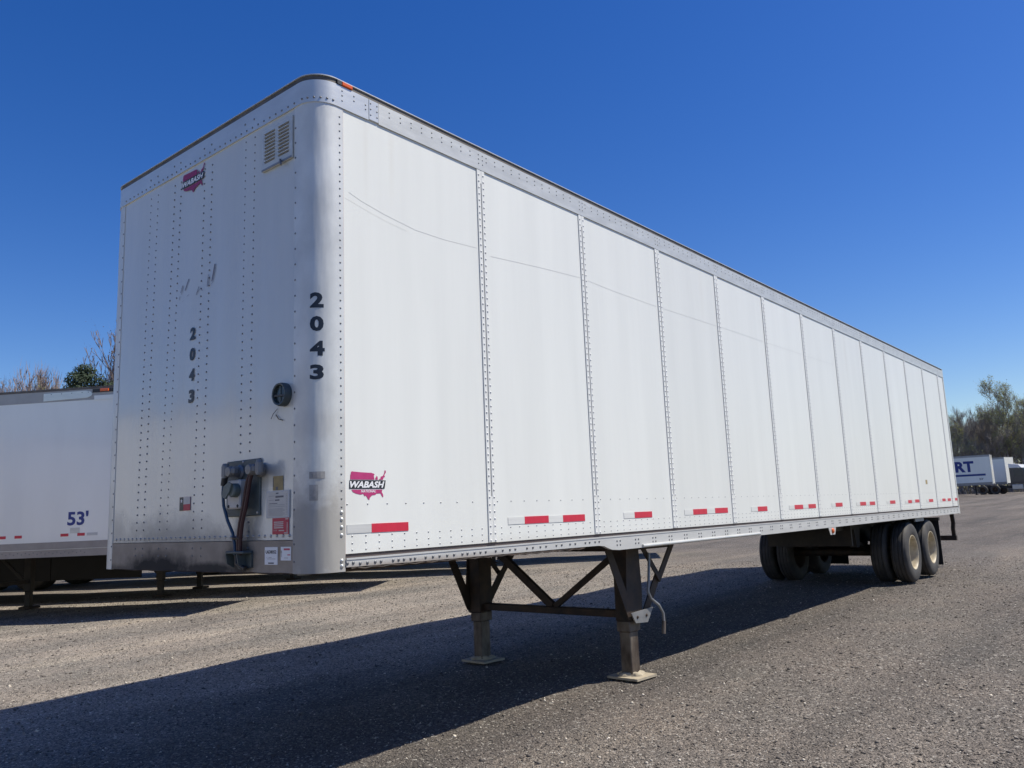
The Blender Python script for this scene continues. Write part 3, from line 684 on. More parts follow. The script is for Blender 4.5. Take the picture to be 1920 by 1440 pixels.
# ---------------------------------------------------------------- tape along the side
tapes = [(0.228, 0.413, 0.712, 'old'), (1.685, 1.874, 2.166, ''), (2.167, 2.352, 2.652, ''), (3.245, 3.421, 3.726, ''), (4.351, 4.527, 4.827, ''), (4.830, 5.011, 5.314, ''),
         (5.919, 6.095, 6.368, ''), (7.043, 7.218, 7.508, ''), (7.511, 7.699, 7.971, ''), (8.596, 8.749, 9.042, ''), (9.67, 9.846, 10.132, ''), (10.135, 10.322, 10.597, ''),
         (11.25, 11.427, 11.741, ''), (12.36, 12.548, 12.796, ''), (12.83, 13.019, 13.318, ''), (13.85, 14.031, 14.363, ''), (14.93, 15.112, 15.387, ''), (15.40, 15.581, 15.869, ''), (16.09, 16.272, 16.48, '')]
for x0, x1, x2, k in tapes:
    zo = random.uniform(-0.003, 0.003)
    if x0 < 16: MB().box(x0, x1-0.001, 0.001, 0.0035, 1.268+zo, 1.319+zo).build('white_tape', M['old_tape' if k else 'white_tape'], tr)
    MB().box(x1, x2, 0.0008, 0.0035, 1.267+zo, 1.320+zo).build('red_tape', M['red_tape'], tr)
MB().box(13.95, 14.08, 0.002, 0.0035, 1.60, 1.68).build('yellow_sticker', M['yellow_card'], tr)

# ---------------------------------------------------------------- lettering and badges
def on_front(V, y, z, d=0.0):       # reading direction runs towards the near side
    return [(-0.0015-d, y-u, z+v) for u, v in V]
def on_side(V, x, z, d=0.0): return [(x+u, 0.0025-d, z+v) for u, v in V]
# 2043 down the front
for ch, z0, z1 in (('2', 2.618, 2.706), ('0', 2.471, 2.561), ('4', 2.328, 2.414), ('3', 2.176, 2.269)):
    V, F = fit_text(ch, 0.069, z1-z0, 0.05); y0 = 1.412
    MB().add([(p[0]-0.0, p[1]-0.006*(v/(z1-z0)), p[2]) for p, (u, v) in zip(on_front(V, y0, z0), V)], F).build('numeral', M['ink'], tr, label='dark numeral %s on the front panel' % ch)
# 2043 down the rounded corner, bent to its surface
def bend(V, F, cut=4):
    bm = bmesh.new(); vv = [bm.verts.new((a, b, 0)) for a, b in V]
    for f in F:
        try: bm.faces.new([vv[i] for i in f])
        except ValueError: pass
    bmesh.ops.triangulate(bm, faces=bm.faces)
    for _ in range(4):
        es = [e for e in bm.edges if abs(e.verts[0].co.x-e.verts[1].co.x) > 0.012]
        if not es: break
        bmesh.ops.subdivide_edges(bm, edges=es, cuts=1); bmesh.ops.triangulate(bm, faces=bm.faces)
    bm.verts.index_update(); R = ([v.co[:2] for v in bm.verts], [[v.index for v in f.verts] for f in bm.faces]); bm.free(); return R
for ch, z0, z1 in (('2', 2.594, 2.688), ('0', 2.451, 2.543), ('4', 2.303, 2.393), ('3', 2.161, 2.251)):
    wd = CR*math.radians(31 if ch == '4' else 29); V, F = fit_text(ch, wd, z1-z0, 0.045); V, F = bend(V, F); t0 = math.radians(31.0)
    vs = []
    for u, v in V:
        t = t0+u/CR; rr = CR+0.0016; vs.append((CR-rr*math.cos(t), CR-rr*math.sin(t), z0+v))
    MB().add(vs, F).build('numeral', M['ink'], tr, label='dark numeral %s on the rounded corner' % ch)

USA_TOP = [(0.03, 0.665), (0.035, 0.80), (0.06, 0.935), (0.075, 0.905), (0.09, 0.94), (0.10, 0.925), (0.30, 0.905), (0.52, 0.895), (0.60, 0.895), (0.615, 0.88), (0.66, 0.87), (0.685, 0.835), (0.66, 0.80), (0.68, 0.665)]
USA_MI = [(0.70, 0.665), (0.705, 0.73), (0.735, 0.77), (0.74, 0.80), (0.765, 0.76), (0.77, 0.70), (0.775, 0.665)]
USA_NE = [(0.79, 0.665), (0.85, 0.72), (0.855, 0.77), (0.905, 0.79), (0.93, 0.83), (0.955, 0.90), (0.965, 0.99), (0.995, 0.97), (1.0, 0.91), (0.965, 0.85), (0.955, 0.80), (0.975, 0.765), (0.93, 0.74), (0.925, 0.70), (0.91, 0.665)]
USA_BOT = [(0.06, 0.335), (0.10, 0.26), (0.17, 0.215), (0.30, 0.175), (0.37, 0.20), (0.405, 0.12), (0.43, 0.145), (0.46, 0.11), (0.50, 0.02), (0.535, 0.0), (0.545, 0.07), (0.61, 0.15), (0.70, 0.165), (0.73, 0.205), (0.84, 0.215), (0.865, 0.15), (0.905, 0.08), (0.92, 0.10), (0.91, 0.18), (0.875, 0.26), (0.90, 0.335)]
def badge(place, x, z, w, h, mt, sub):
    """map badge with a slanted band: place maps 2-D points to the wall"""
    def P(pts, d): return place([(a*w, b*h) for a, b in pts], x, z, d)
    bd = MB()
    for poly in (USA_TOP, USA_MI, USA_NE, USA_BOT): bd.sheet(P(poly, 0.0))
    root = bd.build('map_badge', mt, tr)
    MB().sheet(P([(0.0, 0.365), (0.955, 0.365), (0.99, 0.645), (0.01, 0.645)], 0.0006)).build('badge_band', M['vinyl_black'], root)
    V, F = fit_text('WABASH', 0.93, 0.215, 0.035, 0.28)
    MB().add(P([(0.02+a, 0.398+b) for a, b in V], 0.0012), F).build('badge_word', M['vinyl_white'], root)
    if sub:
        V, F = fit_text('NATIONAL', 0.40, 0.085, 0.02, 0.25)
        MB().add(P([(0.31+a, 0.245+b) for a, b in V], 0.0006), F).build('badge_word', M['vinyl_white'], root)
    return root
badge(on_side, 0.246, 1.458, 0.287, 0.182, M['magenta'], True)
def on_front_sl(V, y, z, d=0.0): return [(-0.0015-d, y-u, z+v) for u, v in V]
badge(on_front_sl, 1.575, 3.705, 0.31, 0.185, M['maroon'], False)

# louvred vent high on the front
vt = MB().cbox(-0.012, 0.003, 0.215, 0.542, 3.578, 3.862, 0.003).build('louvre_plate', M['alu'], tr)
slit = MB().box(-0.0128, -0.0122, -0.055, 0.055, -0.0035, 0.0035).mesh('louvre_slit', M['rivet_dark'])
hood = MB().prism([(-0.022, 0.004), (-0.0125, 0.013), (-0.0125, 0.006)], -0.056, 0.056, 1).mesh('louvre_hood', M['alu'])
for cy in (0.452, 0.302):
    for k in range(9):
        zz = 3.628+k*0.0238; obj('louvre_slit', slit, vt, (0, cy, zz)); obj('louvre_hood', hood, vt, (0, cy, zz))
MB().bar((-0.014, 0.335, 3.60), (-0.03, 0.305, 3.552), 0.012, 0.012).build('vent_lever', M['plate'], vt)
MB().box(-0.0145, -0.0122, 0.217, 0.54, 3.579, 3.592).build('louvre_lip', M['plate'], vt)
# round inspection cap
cp = MB().lathe([(0.0, -0.02), (0.054, -0.02), (0.057, -0.014), (0.057, -0.042), (0.066, -0.044), (0.071, -0.028), (0.071, 0.003)], (0, 0.295, 2.098), 0, 32).build('vent_cap', M['slate'], tr, smooth=35)
MB().lathe([(0.0, -0.026), (0.056, -0.026), (0.056, -0.021)], (0, 0.295, 2.098), 0, 28).build('cap_lens', M['glass_dark'], cp, smooth=35)
MB().bar((-0.032, 0.372, 2.095), (-0.032, 0.24, 2.087), 0.01, 0.012).build('cap_handle', M['vinyl_black'], cp)
MB().box(-0.032, -0.03, 0.291, 0.297, 2.045, 2.15).build('cap_rib', M['plug'], cp)
MB().tube([(-0.004, 0.36, 2.02), (-0.008, 0.40, 1.99), (-0.004, 0.425, 1.965)], 0.0018, 4).build('cap_wire', M['vinyl_black'], cp)
MB().tube([(-0.004, 0.375, 1.985), (-0.006, 0.345, 1.957), (-0.004, 0.305, 1.945)], 0.003, 4).build('cap_wire', M['vinyl_black'], cp)
# remains of an old painted name
gh = MB()
for (y, z, dy, dz, w) in ((1.56, 2.99, -0.03, 0.05, .006), (1.545, 2.975, -0.02, 0.06, .004), (1.50, 2.995, -0.05, 0.075, .01), (1.575, 2.94, -0.01, 0.025, .006), (1.47, 2.945, -0.03, 0.012, .006), (1.53, 2.92, -0.02, 0.006, .004), (1.345, 2.93, -0.035, 0.055, .007), (1.33, 2.945, -0.03, 0.02, .005), (1.29, 2.965, -0.03, -0.02, .005),
                          (1.20, 2.96, -0.01, 0.085, .007), (1.185, 2.975, -0.012, 0.05, .005), (1.175, 2.955, -0.05, 0.025, .005), (1.145, 2.985, -0.035, 0.115, .012), (1.115, 3.02, -0.02, 0.055, .003)):
    gh.sheet([(-0.0012, y, z), (-0.0012, y-w, z), (-0.0012, y+dy-w, z+dz), (-0.0012, y+dy, z+dz)])
gh.build('lettering_trace', M['ghost'], tr)

# ---------------------------------------------------------------- coupling panel with air and power connections
cpn = MB().cbox(-0.010, 0.003, 0.528, 0.897, 1.392, 1.738, 0.004).build('coupling_plate', M['slate'], tr)
for y, z in ((0.545, 1.72), (0.88, 1.72), (0.55, 1.41), (0.88, 1.41), (0.71, 1.725)): MB().rivet((-0.010, y, z), (-1, 0, 0), 0.009, 0.006).build('bolt', M['rivet'], cpn)
bx = MB().cbox(-0.062, -0.0105, 0.660, 0.803, 1.438, 1.615, 0.008).build('socket_box', M['box_white'], cpn)
for y in (0.682, 0.782):
    for z in (1.455,): MB().rivet((-0.062, y, z), (-1, 0, 0), 0.011, 0.006).build('bolt', M['vinyl_black'], bx)
MB().lathe([(0.0, -0.105), (0.036, -0.105), (0.042, -0.098), (0.042, -0.063)], (0, 0.690, 1.550), 0, 20).build('socket', M['plug'], bx, smooth=35)
MB().prism([(0.665, 1.588), (0.70, 1.600), (0.752, 1.575), (0.770, 1.515), (0.735, 1.500), (0.688, 1.540)], -0.118, -0.106, 0).build('socket_lid', M['plug'], bx)
def gladhand(y, s):
    g_ = MB()
    g_.lathe([(0.0, -0.105), (0.028, -0.103), (0.034, -0.09), (0.034, -0.03), (0.045, -0.02), (0.045, -0.0105)], (0, y, 1.665), 0, 16)
    g_.cbox(-0.095, -0.05, y-0.05, y+0.05, 1.645, 1.692, 0.01); g_.cbox(-0.090, -0.055, y+s*0.075-0.026, y+s*0.075+0.026, 1.632, 1.712, 0.01)
    g_.lathe([(0.0, 1.722), (0.016, 1.72), (0.02, 1.71), (0.02, 1.63)], (-0.072, y+s*0.075, 0), 2, 12)
    return g_.build('gladhand', M['rivet_dark'], cpn, smooth=35)
gladhand(0.735, 1); gladhand(0.515, -1)
MB().tube([(-0.072, 0.812, 1.64), (-0.072, 0.826, 1.60), (-0.070, 0.838, 1.54), (-0.068, 0.828, 1.46), (-0.06, 0.795, 1.37), (-0.05, 0.750, 1.29), (-0.045, 0.735, 1.22), (-0.045, 0.730, 1.16)], 0.010, 8).build('blue_hose', M['hose_blue'], cpn, smooth=60)
MB().tube([(-0.072, 0.812, 1.645), (-0.072, 0.826, 1.585)], 0.019, 10).build('hose_collar', M['vinyl_black'], cpn, smooth=50)
for dy, rr in ((0.0, 0.012), (0.027, 0.012)):
    MB().tube([(-0.05, 0.545+dy*0.5, 1.66), (-0.055, 0.565+dy, 1.60), (-0.055, 0.585+dy, 1.52), (-0.055, 0.610+dy, 1.43), (-0.052, 0.645+dy*0.9, 1.35), (-0.048, 0.668+dy*0.9, 1.27), (-0.045, 0.676+dy*0.8, 1.16)], rr, 8).build('red_hose', M['hose_red'], cpn, smooth=60)
MB().tube([(-0.05, 0.665, 1.262), (-0.05, 0.745, 1.262)], 0.011, 6).build('hose_clip', M['vinyl_black'], cpn)
# hose rest below
hr = MB().cbox(-0.07, 0.0, 0.605, 0.80, 1.168, 1.184, 0.004).build('hose_rest', M['slate'], tr)
MB().prism([(0.80, 1.167), (0.80, 1.12), (0.745, 1.075), (0.70, 1.07), (0.605, 1.085), (0.605, 1.167)], -0.012, 0.0, 0).build('rest_back', M['slate'], hr)
for y in (0.79, 0.67): MB().prism([(-0.07, 1.167), (-0.06, 1.11), (-0.012, 1.08), (-0.012, 1.167)], y, y+0.010, 1).build('rest_cheek', M['slate'], hr)
MB().tube([(-0.03, 0.74, 1.165), (-0.035, 0.725, 1.11), (-0.03, 0.68, 1.09), (-0.03, 0.64, 1.08)], 0.014, 8).build('plug_end', M['vinyl_black'], hr, smooth=50)

# papers and stickers
def card(y0, y1, z0, z1, m, name, x=-0.0012, t=0.0012): return MB().box(x, x+t, y0, y1, z0, z1).build(name, m, tr)
def lines(parent, y0, y1, rows, m, x=-0.0016, name='printed_lines'):
    p = MB()
    for z, h, a, b in rows: p.sheet([(x, y1-(y1-y0)*a, z), (x, y1-(y1-y0)*b, z), (x, y1-(y1-y0)*b, z+h), (x, y1-(y1-y0)*a, z+h)])
    return p.build(name, m, parent)
c = card(0.236, 0.468, 1.372, 1.532, M['sleeve'], 'document_sleeve', -0.0032, 0.003)
d = MB().box(-0.0042, -0.0033, 0.250, 0.455, 1.380, 1.524).build('document', M['paper'], c)
lines(d, 0.25, 0.455, [(1.512, 0.008, 0.42, 0.55), (1.490, 0.011, 0.40, 0.80), (1.472, 0.008, 0.38, 0.60), (1.455, 0.004, 0.1, 0.5)], M['print'], -0.0047)
lines(d, 0.25, 0.455, [(1.50, 0.003, 0.06, 0.36), (1.475, 0.003, 0.06, 0.32), (1.447, 0.003, 0.06, 0.86), (1.437, 0.003, 0.06, 0.86)] + [(1.385+0.0065*k, 0.0028, 0.06, 0.86 - 0.1*(k % 3 == 0)) for k in range(7)] + [(1.388+0.009*k, 0.005, 0.91, 0.95) for k in range(14)], M['print_soft'], -0.0046)
c = card(0.303, 0.405, 1.534, 1.618, M['yellow_card'], 'yellowed_sticker')
lines(c, 0.303, 0.405, [(1.535, 0.02, 0.3, 0.52), (1.555, 0.055, 0.0, 0.08)], M['print'])
c = card(0.244, 0.407, 1.277, 1.3715, M['red_card'], 'red_sticker')
lines(c, 0.244, 0.407, [(1.345-0.011*k, 0.0055, 0.10, 0.68) for k in range(4)] + [(1.362, 0.005, 0.80, 0.97), (1.296, 0.005, 0.40, 0.72), (1.281, 0.006, 0.72, 0.95)] + [(1.296, 0.008, a, a+0.02) for a in (0.10, 0.18, 0.26)] + [(1.29+0.007*k, 0.004, 0.88, 0.94) for k in range(8)], M['paper'])
c = card(0.352, 0.481, 1.102, 1.204, M['paper_bright'], 'lot_sticker', -0.002, 0.002)
V, F = fit_text('U638052', 0.108, 0.020, 0.03)
MB().add([(-0.0026, 0.471-u, 1.166+v) for u, v in V], F).build('lot_number', M['ink'], c)
lines(c, 0.352, 0.481, [(1.143, 0.003, 0.30, 0.55), (1.134, 0.003, 0.2, 0.85), (1.142, 0.004, 0.16, 0.2)], M['print_soft'], -0.0024)
lines(c, 0.352, 0.481, [(1.107, 0.008, 0.28, 0.72)], M['print'], -0.0024)
c = card(0.221, 0.320, 1.127, 1.205, M['paper_bright'], 'worn_sticker', -0.002, 0.002)
lines(c, 0.221, 0.320, [(1.185, 0.011, 0.3, 0.9), (1.156, 0.006, 0.66, 0.95)], M['pink_print'], -0.0024)
lines(c, 0.221, 0.320, [(1.145, 0.03, 0.05, 0.10), (1.14, 0.003, 0.35, 0.75), (1.17, 0.014, 0.02, 0.13)], M['print_soft'], -0.0024)
c = card(1.354, 1.492, 1.450, 1.541, M['red_card'], 'flag_sticker')
MB().sheet([(-0.0018, 1.354, 1.492), (-0.0018, 1.44, 1.492), (-0.0018, 1.44, 1.5405), (-0.0018, 1.354, 1.5405)]).build('flag_white', M['paper'], c)
MB().sheet([(-0.0018, 1.44, 1.4505), (-0.0018, 1.4915, 1.4505), (-0.0018, 1.4915, 1.5405), (-0.0018, 1.44, 1.5405)]).build('flag_blue', M['ink'], c)
MB().sheet([(-0.0024, 1.465+0.016*math.sin(k*math.pi/5)*(1 if k % 2 == 0 else 0.42), 1.515+0.016*math.cos(k*math.pi/5)*(1 if k % 2 == 0 else 0.42)) for k in range(10)]).build('flag_star', M['paper_bright'], c)
# sleeve outline and rubbed marks on the corner
mk = MB()
for t0, t1, z0, z1 in ((30, 62, 1.585, 1.625), (30, 48, 1.46, 1.55)):
    vs = []
    for z in (z0, z1):
        for k in range(5):
            t = math.radians(t0+(t1-t0)*k/4); vs.append((CR-(CR+0.0014)*math.cos(t), CR-(CR+0.0014)*math.sin(t), z))
    mk.add(vs, [(k, k+1, 6+k, 5+k) for k in range(4)])
mk.build('tape_residue', mat('residue', (0.40, 0.385, 0.36), 0.8, var=0.35, vscale=25), tr)
# long scrape along the side at about head height of a lorry mirror
def scrape(pts, w, name='scrape_mark'):
    s = MB()
    for (x0, z0), (x1, z1) in zip(pts[:-1], pts[1:]): s.sheet([(x0, 0.0028, z0), (x1, 0.0028, z1), (x1, 0.0028, z1+w), (x0, 0.0028, z0+w)])
    s.build(name, M['scuff'], tr)
scrape([(0.26, 3.365), (0.36, 3.335), (0.55, 3.298), (0.83, 3.262), (1.1, 3.262), (1.45, 3.282)], 0.0035)
scrape([(0.23, 3.32), (0.45, 3.275), (0.6, 3.25), (0.75, 3.235)], 0.0018)
scrape([(1.60, 3.252), (1.9, 3.275), (2.3, 3.302), (2.78, 3.328)], 0.005)
scrape([(2.88, 3.325), (3.3, 3.31), (4.08, 3.302)], 0.004); scrape([(4.2, 3.305), (5.4, 3.315)], 0.004); scrape([(5.5, 3.318), (6.7, 3.32), ], 0.004); scrape([(6.86, 3.32), (9.3, 3.335)], 0.003)

# ================================================================== parked trailers
def parked(name, label, nose, rear_dir, length=16.2, h=4.1, leg_at=5.3, panels=12, group=None, wheel_at=(13.0, 14.3), rails=True, W=2.55):
    """own frame: x from nose to tail, near side in the plane y=0 facing +y, body towards -y"""
    z0 = float(ground_h(nose[0], nose[1]))
    R_ = empty(name, (nose[0], nose[1], z0), math.atan2(rear_dir[1], rear_dir[0])); tag(R_, label, 'trailer', group)
    zb, zt = 1.09, h
    rz0, rz1 = 1.36, zt-0.25
    n = panels; pw = (length-0.12)/n
    # walls
    for k in range(n):
        MB().box(0.06+k*pw+0.002, 0.06+(k+1)*pw-0.002, -0.03, -0.004, rz0-0.01, rz1+0.01).build('side_panel', M['van_white'], R_)
    MB().box(0.06, length-0.06, -W+0.004, -W+0.03, rz0, rz1).build('far_side_panel', M['van_white'], R_)
    MB().box(0.0, 0.03, -W+0.12, -0.12, 1.2, zt-0.06).build('nose_panel', M['van_white'], R_)
    for y0, y1 in ((-0.12, -0.001), (-W+0.001, -W+0.12)):
        MB().cbox(-0.002, 0.06, y0, y1, 1.09, zt-0.02, 0.025).build('nose_post', M['van_white'], R_)
        MB().cbox(length-0.06, length+0.01, y0, y1, 1.0, zt-0.02, 0.01).build('rear_post', M['alu'], R_)
    d_ = MB().box(length-0.03, length, -W+0.12, -0.12, 1.2, zt-0.06).build('rear_door', M['van_white'], R_)
    for y0, y1 in ((-0.035, 0.0), (-W, -W+0.035)):
        MB().box(0.061, length-0.061, y0, y1, rz1+0.011, zt-0.045).build('top_rail', M['van_grey'], R_)
        r = MB(); r.box(0.061, length-0.061, y0+0.002, y1-0.002, 1.225, rz0-0.011); r.box(0.061, length-0.061, y0, y1, 1.09, 1.218)
        r.build('bottom_rail', M['van_beige'], R_)
        MB().box(0.061, length-0.061, y0-0.006, y1+0.006, 1.2185, 1.2245).build('rail_bead', M['alu_bright'], R_)
    MB().box(-0.004, length+0.012, -W-0.004, 0.004, zt-0.0445, zt).build('roof', M['gasket'], R_)
    MB().box(0.05, length-0.05, -W+0.04, -0.04, 1.095, 1.19).build('floor', M['black'], R_)
    for y in (-0.4, -W+0.4):
        x = leg_at; gz = 0.0
        lg = MB().cbox(x-0.075, x+0.075, y-0.07, y+0.07, 0.35, 1.094, 0.01).build('landing_leg', M['black'], R_)
        MB().cbox(x-0.055, x+0.055, y-0.055, y+0.055, 0.05, 0.349, 0.006).build('inner_tube', M['black'], lg)
        MB().prism([(x-0.17, y-0.13), (x+0.17, y-0.13), (x+0.12, y+0.13), (x-0.12, y+0.13)], 0.005, 0.05, 2).build('foot_plate', M['rusty'], lg)
        MB().bar((x+0.05, y, 0.5), (x+0.7, y, 1.09), 0.05, 0.06).build('aft_brace', M['black'], lg)
    MB().bar((leg_at, -0.47, 0.55), (leg_at, -W+0.47, 0.55), 0.08, 0.08).build('cross_tube', M['black'], R_)
    for ax in wheel_at:
        for y, fl in ((-0.17, math.pi), (-W+0.17, 0)):
            w = obj('wheel', None, R_, (ax, y, 0.51), (0, 0, fl)); obj('tyre', TM, w); obj('rim', RMD, w); obj('hub', HMD, w)
            w = obj('wheel', None, R_, (ax, y+(0.33 if y < -1 else -0.33), 0.51), (0, 0, fl+math.pi)); obj('tyre', TM, w); obj('rim', RMD, w)
        MB().tube([(ax, -0.2, 0.51), (ax, -W+0.2, 0.51)], 0.07, 10).build('axle', M['black'], R_, smooth=40)
    for y in (-0.8, -W+0.8): MB().box(wheel_at[0]-1.3, wheel_at[1]+1.1, y-0.05, y+0.05, 0.75, 1.094).build('bogie_frame', M['black'], R_)
    gb = MB().box(length-0.2, length-0.1, -W+0.15, -0.15, 0.45, 0.55).build('underride_bar', M['black'], R_)
    for y in (-0.5, -W+0.5): MB().box(length-0.19, length-0.11, y-0.04, y+0.04, 0.551, 1.09).build('guard_post', M['black'], gb)
    l = MB().cbox(-0.006, 0.12, -0.03, 0.010, zt-0.043, zt-0.003, 0.004)
    return R_
def side_text(par, body, x, z, w, hh, m, bold=0.03, name='lettering'):
    V, F = fit_text(body, w, hh, bold)
    return MB().add([(x-u, 0.0, z+v) for u, v in V], F).build(name, m, par)
ROW_A = (-0.545, 0.839); n1 = (4.95, 9.05)
grp = 'trailers parked in a slanted row behind the left front corner'
t1 = parked('parked_trailer', "white parked trailer marked 53' in blue, at the left picture edge", n1, ROW_A, panels=3, group=grp)
side_text(t1, "53'", 3.0, 1.625, 0.40, 0.25, M['blue_text'], 0.03)
for x0, x1, m in ((4.30, 4.17, 'red_tape'), (4.0, 3.86, 'red_tape'), (3.12, 2.97, 'red_tape'), (2.80, 2.66, 'red_tape'), (2.62, 2.42, 'old_tape'), (5.3, 5.1, 'red_tape')):
    MB().box(x1, x0, -0.004, -0.001, 1.44, 1.49).build('tape', M[m], t1)
MB().box(2.76, 2.94, -0.004, -0.0005, 1.49, 1.585).build('data_plate', M['alu'], t1)
lv = MB().prism([(3.55, 3.88), (2.70, 3.90), (2.62, 3.93), (2.60, 3.97), (2.64, 4.01), (2.72, 4.03), (3.55, 4.02)], 0.0005, 0.008, 1).build('badge_plate', M['alu_bright'], t1)
for x in (3.4, 3.2, 3.0, 2.8, 2.68): MB().rivet((x, 0.008, 4.0), (0, 1, 0), 0.01, 0.005).build('bolt', M['rivet_dark'], lv)
MB().box(0.08, 2.56, 0.0008, 0.010, 3.85, 3.93).build('corner_flashing', M['van_white'], t1)
MB().cbox(2.28, 2.44, 0.002, 0.03, 4.0, 4.045, 0.004).build('marker_lamp', M['amber'], t1)
MB().box(2.1, 2.6, 0.0012, 0.006, 3.985, 4.05).build('lamp_housing', M['vinyl_black'], t1)
rvt = MB()
for k in range(34): rvt.rivet((2.65+0.075*k, 0.0, 1.15+0.025*(k % 2)), (0, 1, 0), 0.012, 0.005)
rvt.build('rail_rivets', M['rivet_dark'], t1, kind='stuff')
t_second = parked('parked_trailer', 'second trailer of the slanted row, hidden but for legs and shadow under the trailer nose', (n1[0]+4.0, n1[1]+0.2), ROW_A, leg_at=5.45, group=grp)
for xa in (5.72, 7.87, 10.02):
    MB().box(xa, xa+2.13, -0.10, -0.07, 0.46, 1.088).build('shade_sheet', M['flap'], t_second)  # added black sheets standing in for the deep shade beneath the row
parked('parked_trailer', 'third trailer of the slanted row, its legs just showing below the front corner', (n1[0]+8.0, n1[1]+0.4), ROW_A, leg_at=5.8, group=grp)
parked('parked_trailer', 'farthest trailer of the slanted row, shadow showing between the landing legs', (n1[0]+13.2, n1[1]-1.8), ROW_A, leg_at=5.6, group=grp)
# trailers that the glossy front panel mirrors, left of the picture
gm_ = 'sunlit trailers mirrored in the glossy front panel'
for lab, ns, rd_ in (('long white trailer side, seen only as the widest shape mirrored in the front panel', (-5.75, 13.02), (-0.35, -0.94)),
                     ('white trailer end, the inner of two narrow shapes mirrored in the front panel', (-5.58, 13.45), (-0.94, 0.35)),
                     ('white trailer end, seen as the outermost pale shape mirrored in the front panel', (-4.55, 16.3), (-0.94, 0.35))):
    parked('parked_trailer', lab, ns, rd_, group=gm_)
# far right
RD = (-0.085, 0.989); p3 = (90.9, 11.2)
t2 = parked('parked_trailer', 'far white trailer with big blue letters RT and a blue stripe', p3, RD, leg_at=3.6, h=4.15, group='trailers by the woods at far right')
side_text(t2, 'RT', 3.2, 2.45, 1.7, 1.1, M['blue_text'], 0.045)
MB().box(0.55, 6.5, -0.003, -0.0005, 2.02, 2.22).build('blue_stripe', M['blue_band'], t2)
side_text(t2, "53'", 1.15, 1.60, 0.36, 0.20, M['print'], 0.03)
parked('parked_trailer', 'far white trailer end, sunlit, standing right of the RT trailer', (104.7, 12.0), (0.208, 0.967), leg_at=3.6, h=4.2, group='trailers by the woods at far right')

# ------------------------------------------------------------------ lorry cab at the right edge
def lorry(loc, rz):
    z0 = float(ground_h(loc[0], loc[1])); R_ = empty('tractor_truck', (loc[0], loc[1], z0), rz)
    tag(R_, 'dark tractor truck with a white roof fairing, cut by the right picture edge', 'truck')
    # own frame: x forward, cab 2.4 wide
    MB().prism([(-0.9, 1.05), (0.55, 1.05), (0.75, 1.75), (0.45, 2.75), (-0.9, 2.85)], -1.15, 1.15, 1).build('cab', M['truck_dark'], R_)
    MB().prism([(0.56, 0.75), (2.0, 0.75), (2.05, 1.45), (1.9, 1.68), (0.76, 1.85)], -0.95, 0.95, 1).build('hood', M['truck_dark'], R_)
    MB().prism([(-0.95, 2.86), (0.35, 2.80), (0.05, 3.15), (-0.95, 3.30)], -1.1, 1.1, 1).build('roof_fairing', M['truck_white'], R_)
    MB().prism([(0.765, 1.80), (0.47, 2.68), (0.50, 2.70), (0.80, 1.82)], -1.05, 1.05, 1).build('windscreen', M['glass_dark'], R_)
    for y in (-1.155, 1.152): MB().prism([(-0.5, 1.85), (0.45, 1.85), (0.3, 2.6), (-0.5, 2.65)], y, y+0.004, 1).build('side_window', M['glass_dark'], R_)
    MB().box(2.03, 2.08, -0.6, 0.6, 0.85, 1.45).build('grille', M['vinyl_black'], R_)
    MB().cbox(1.9, 2.2, -1.15, 1.15, 0.42, 0.74, 0.04).build('bumper', M['alu_bright'], R_)
    for y in (-0.78, 0.78): MB().cbox(2.0, 2.075, y-0.14, y+0.14, 1.0, 1.2, 0.02).build('headlight', M['alu_bright'], R_)
    MB().box(-4.6, 1.8, -0.42, 0.42, 0.62, 0.90).build('chassis', M['black'], R_)
    MB().cbox(-0.8, 0.3, 0.95, 1.2, 0.45, 1.0, 0.06).build('fuel_tank', M['alu'], R_); MB().cbox(-0.8, 0.3, -1.2, -0.95, 0.45, 1.0, 0.06).build('fuel_tank', M['alu'], R_)
    for x in (1.15, -2.6, -3.9):
        for y, f in ((-1.0, 0), (1.0, math.pi)):
            w = obj('wheel', None, R_, (x, y, 0.51), (0, 0, f)); obj('tyre', TM, w); obj('rim', RMD, w); obj('hub', HMD, w)
    MB().tube([(-1.05, 0.9, 1.0), (-1.05, 0.9, 3.4)], 0.07, 10).build('exhaust_stack', M['alu_bright'], R_, smooth=40)
    MB().lathe([(0.05, 0.93), (0.5, 0.94), (0.5, 0.98), (0.05, 1.0)], (-3.2, 0, 0), 2, 20).build('fifth_wheel', M['black'], R_)
lorry((102.6, 10.1), math.radians(-102))

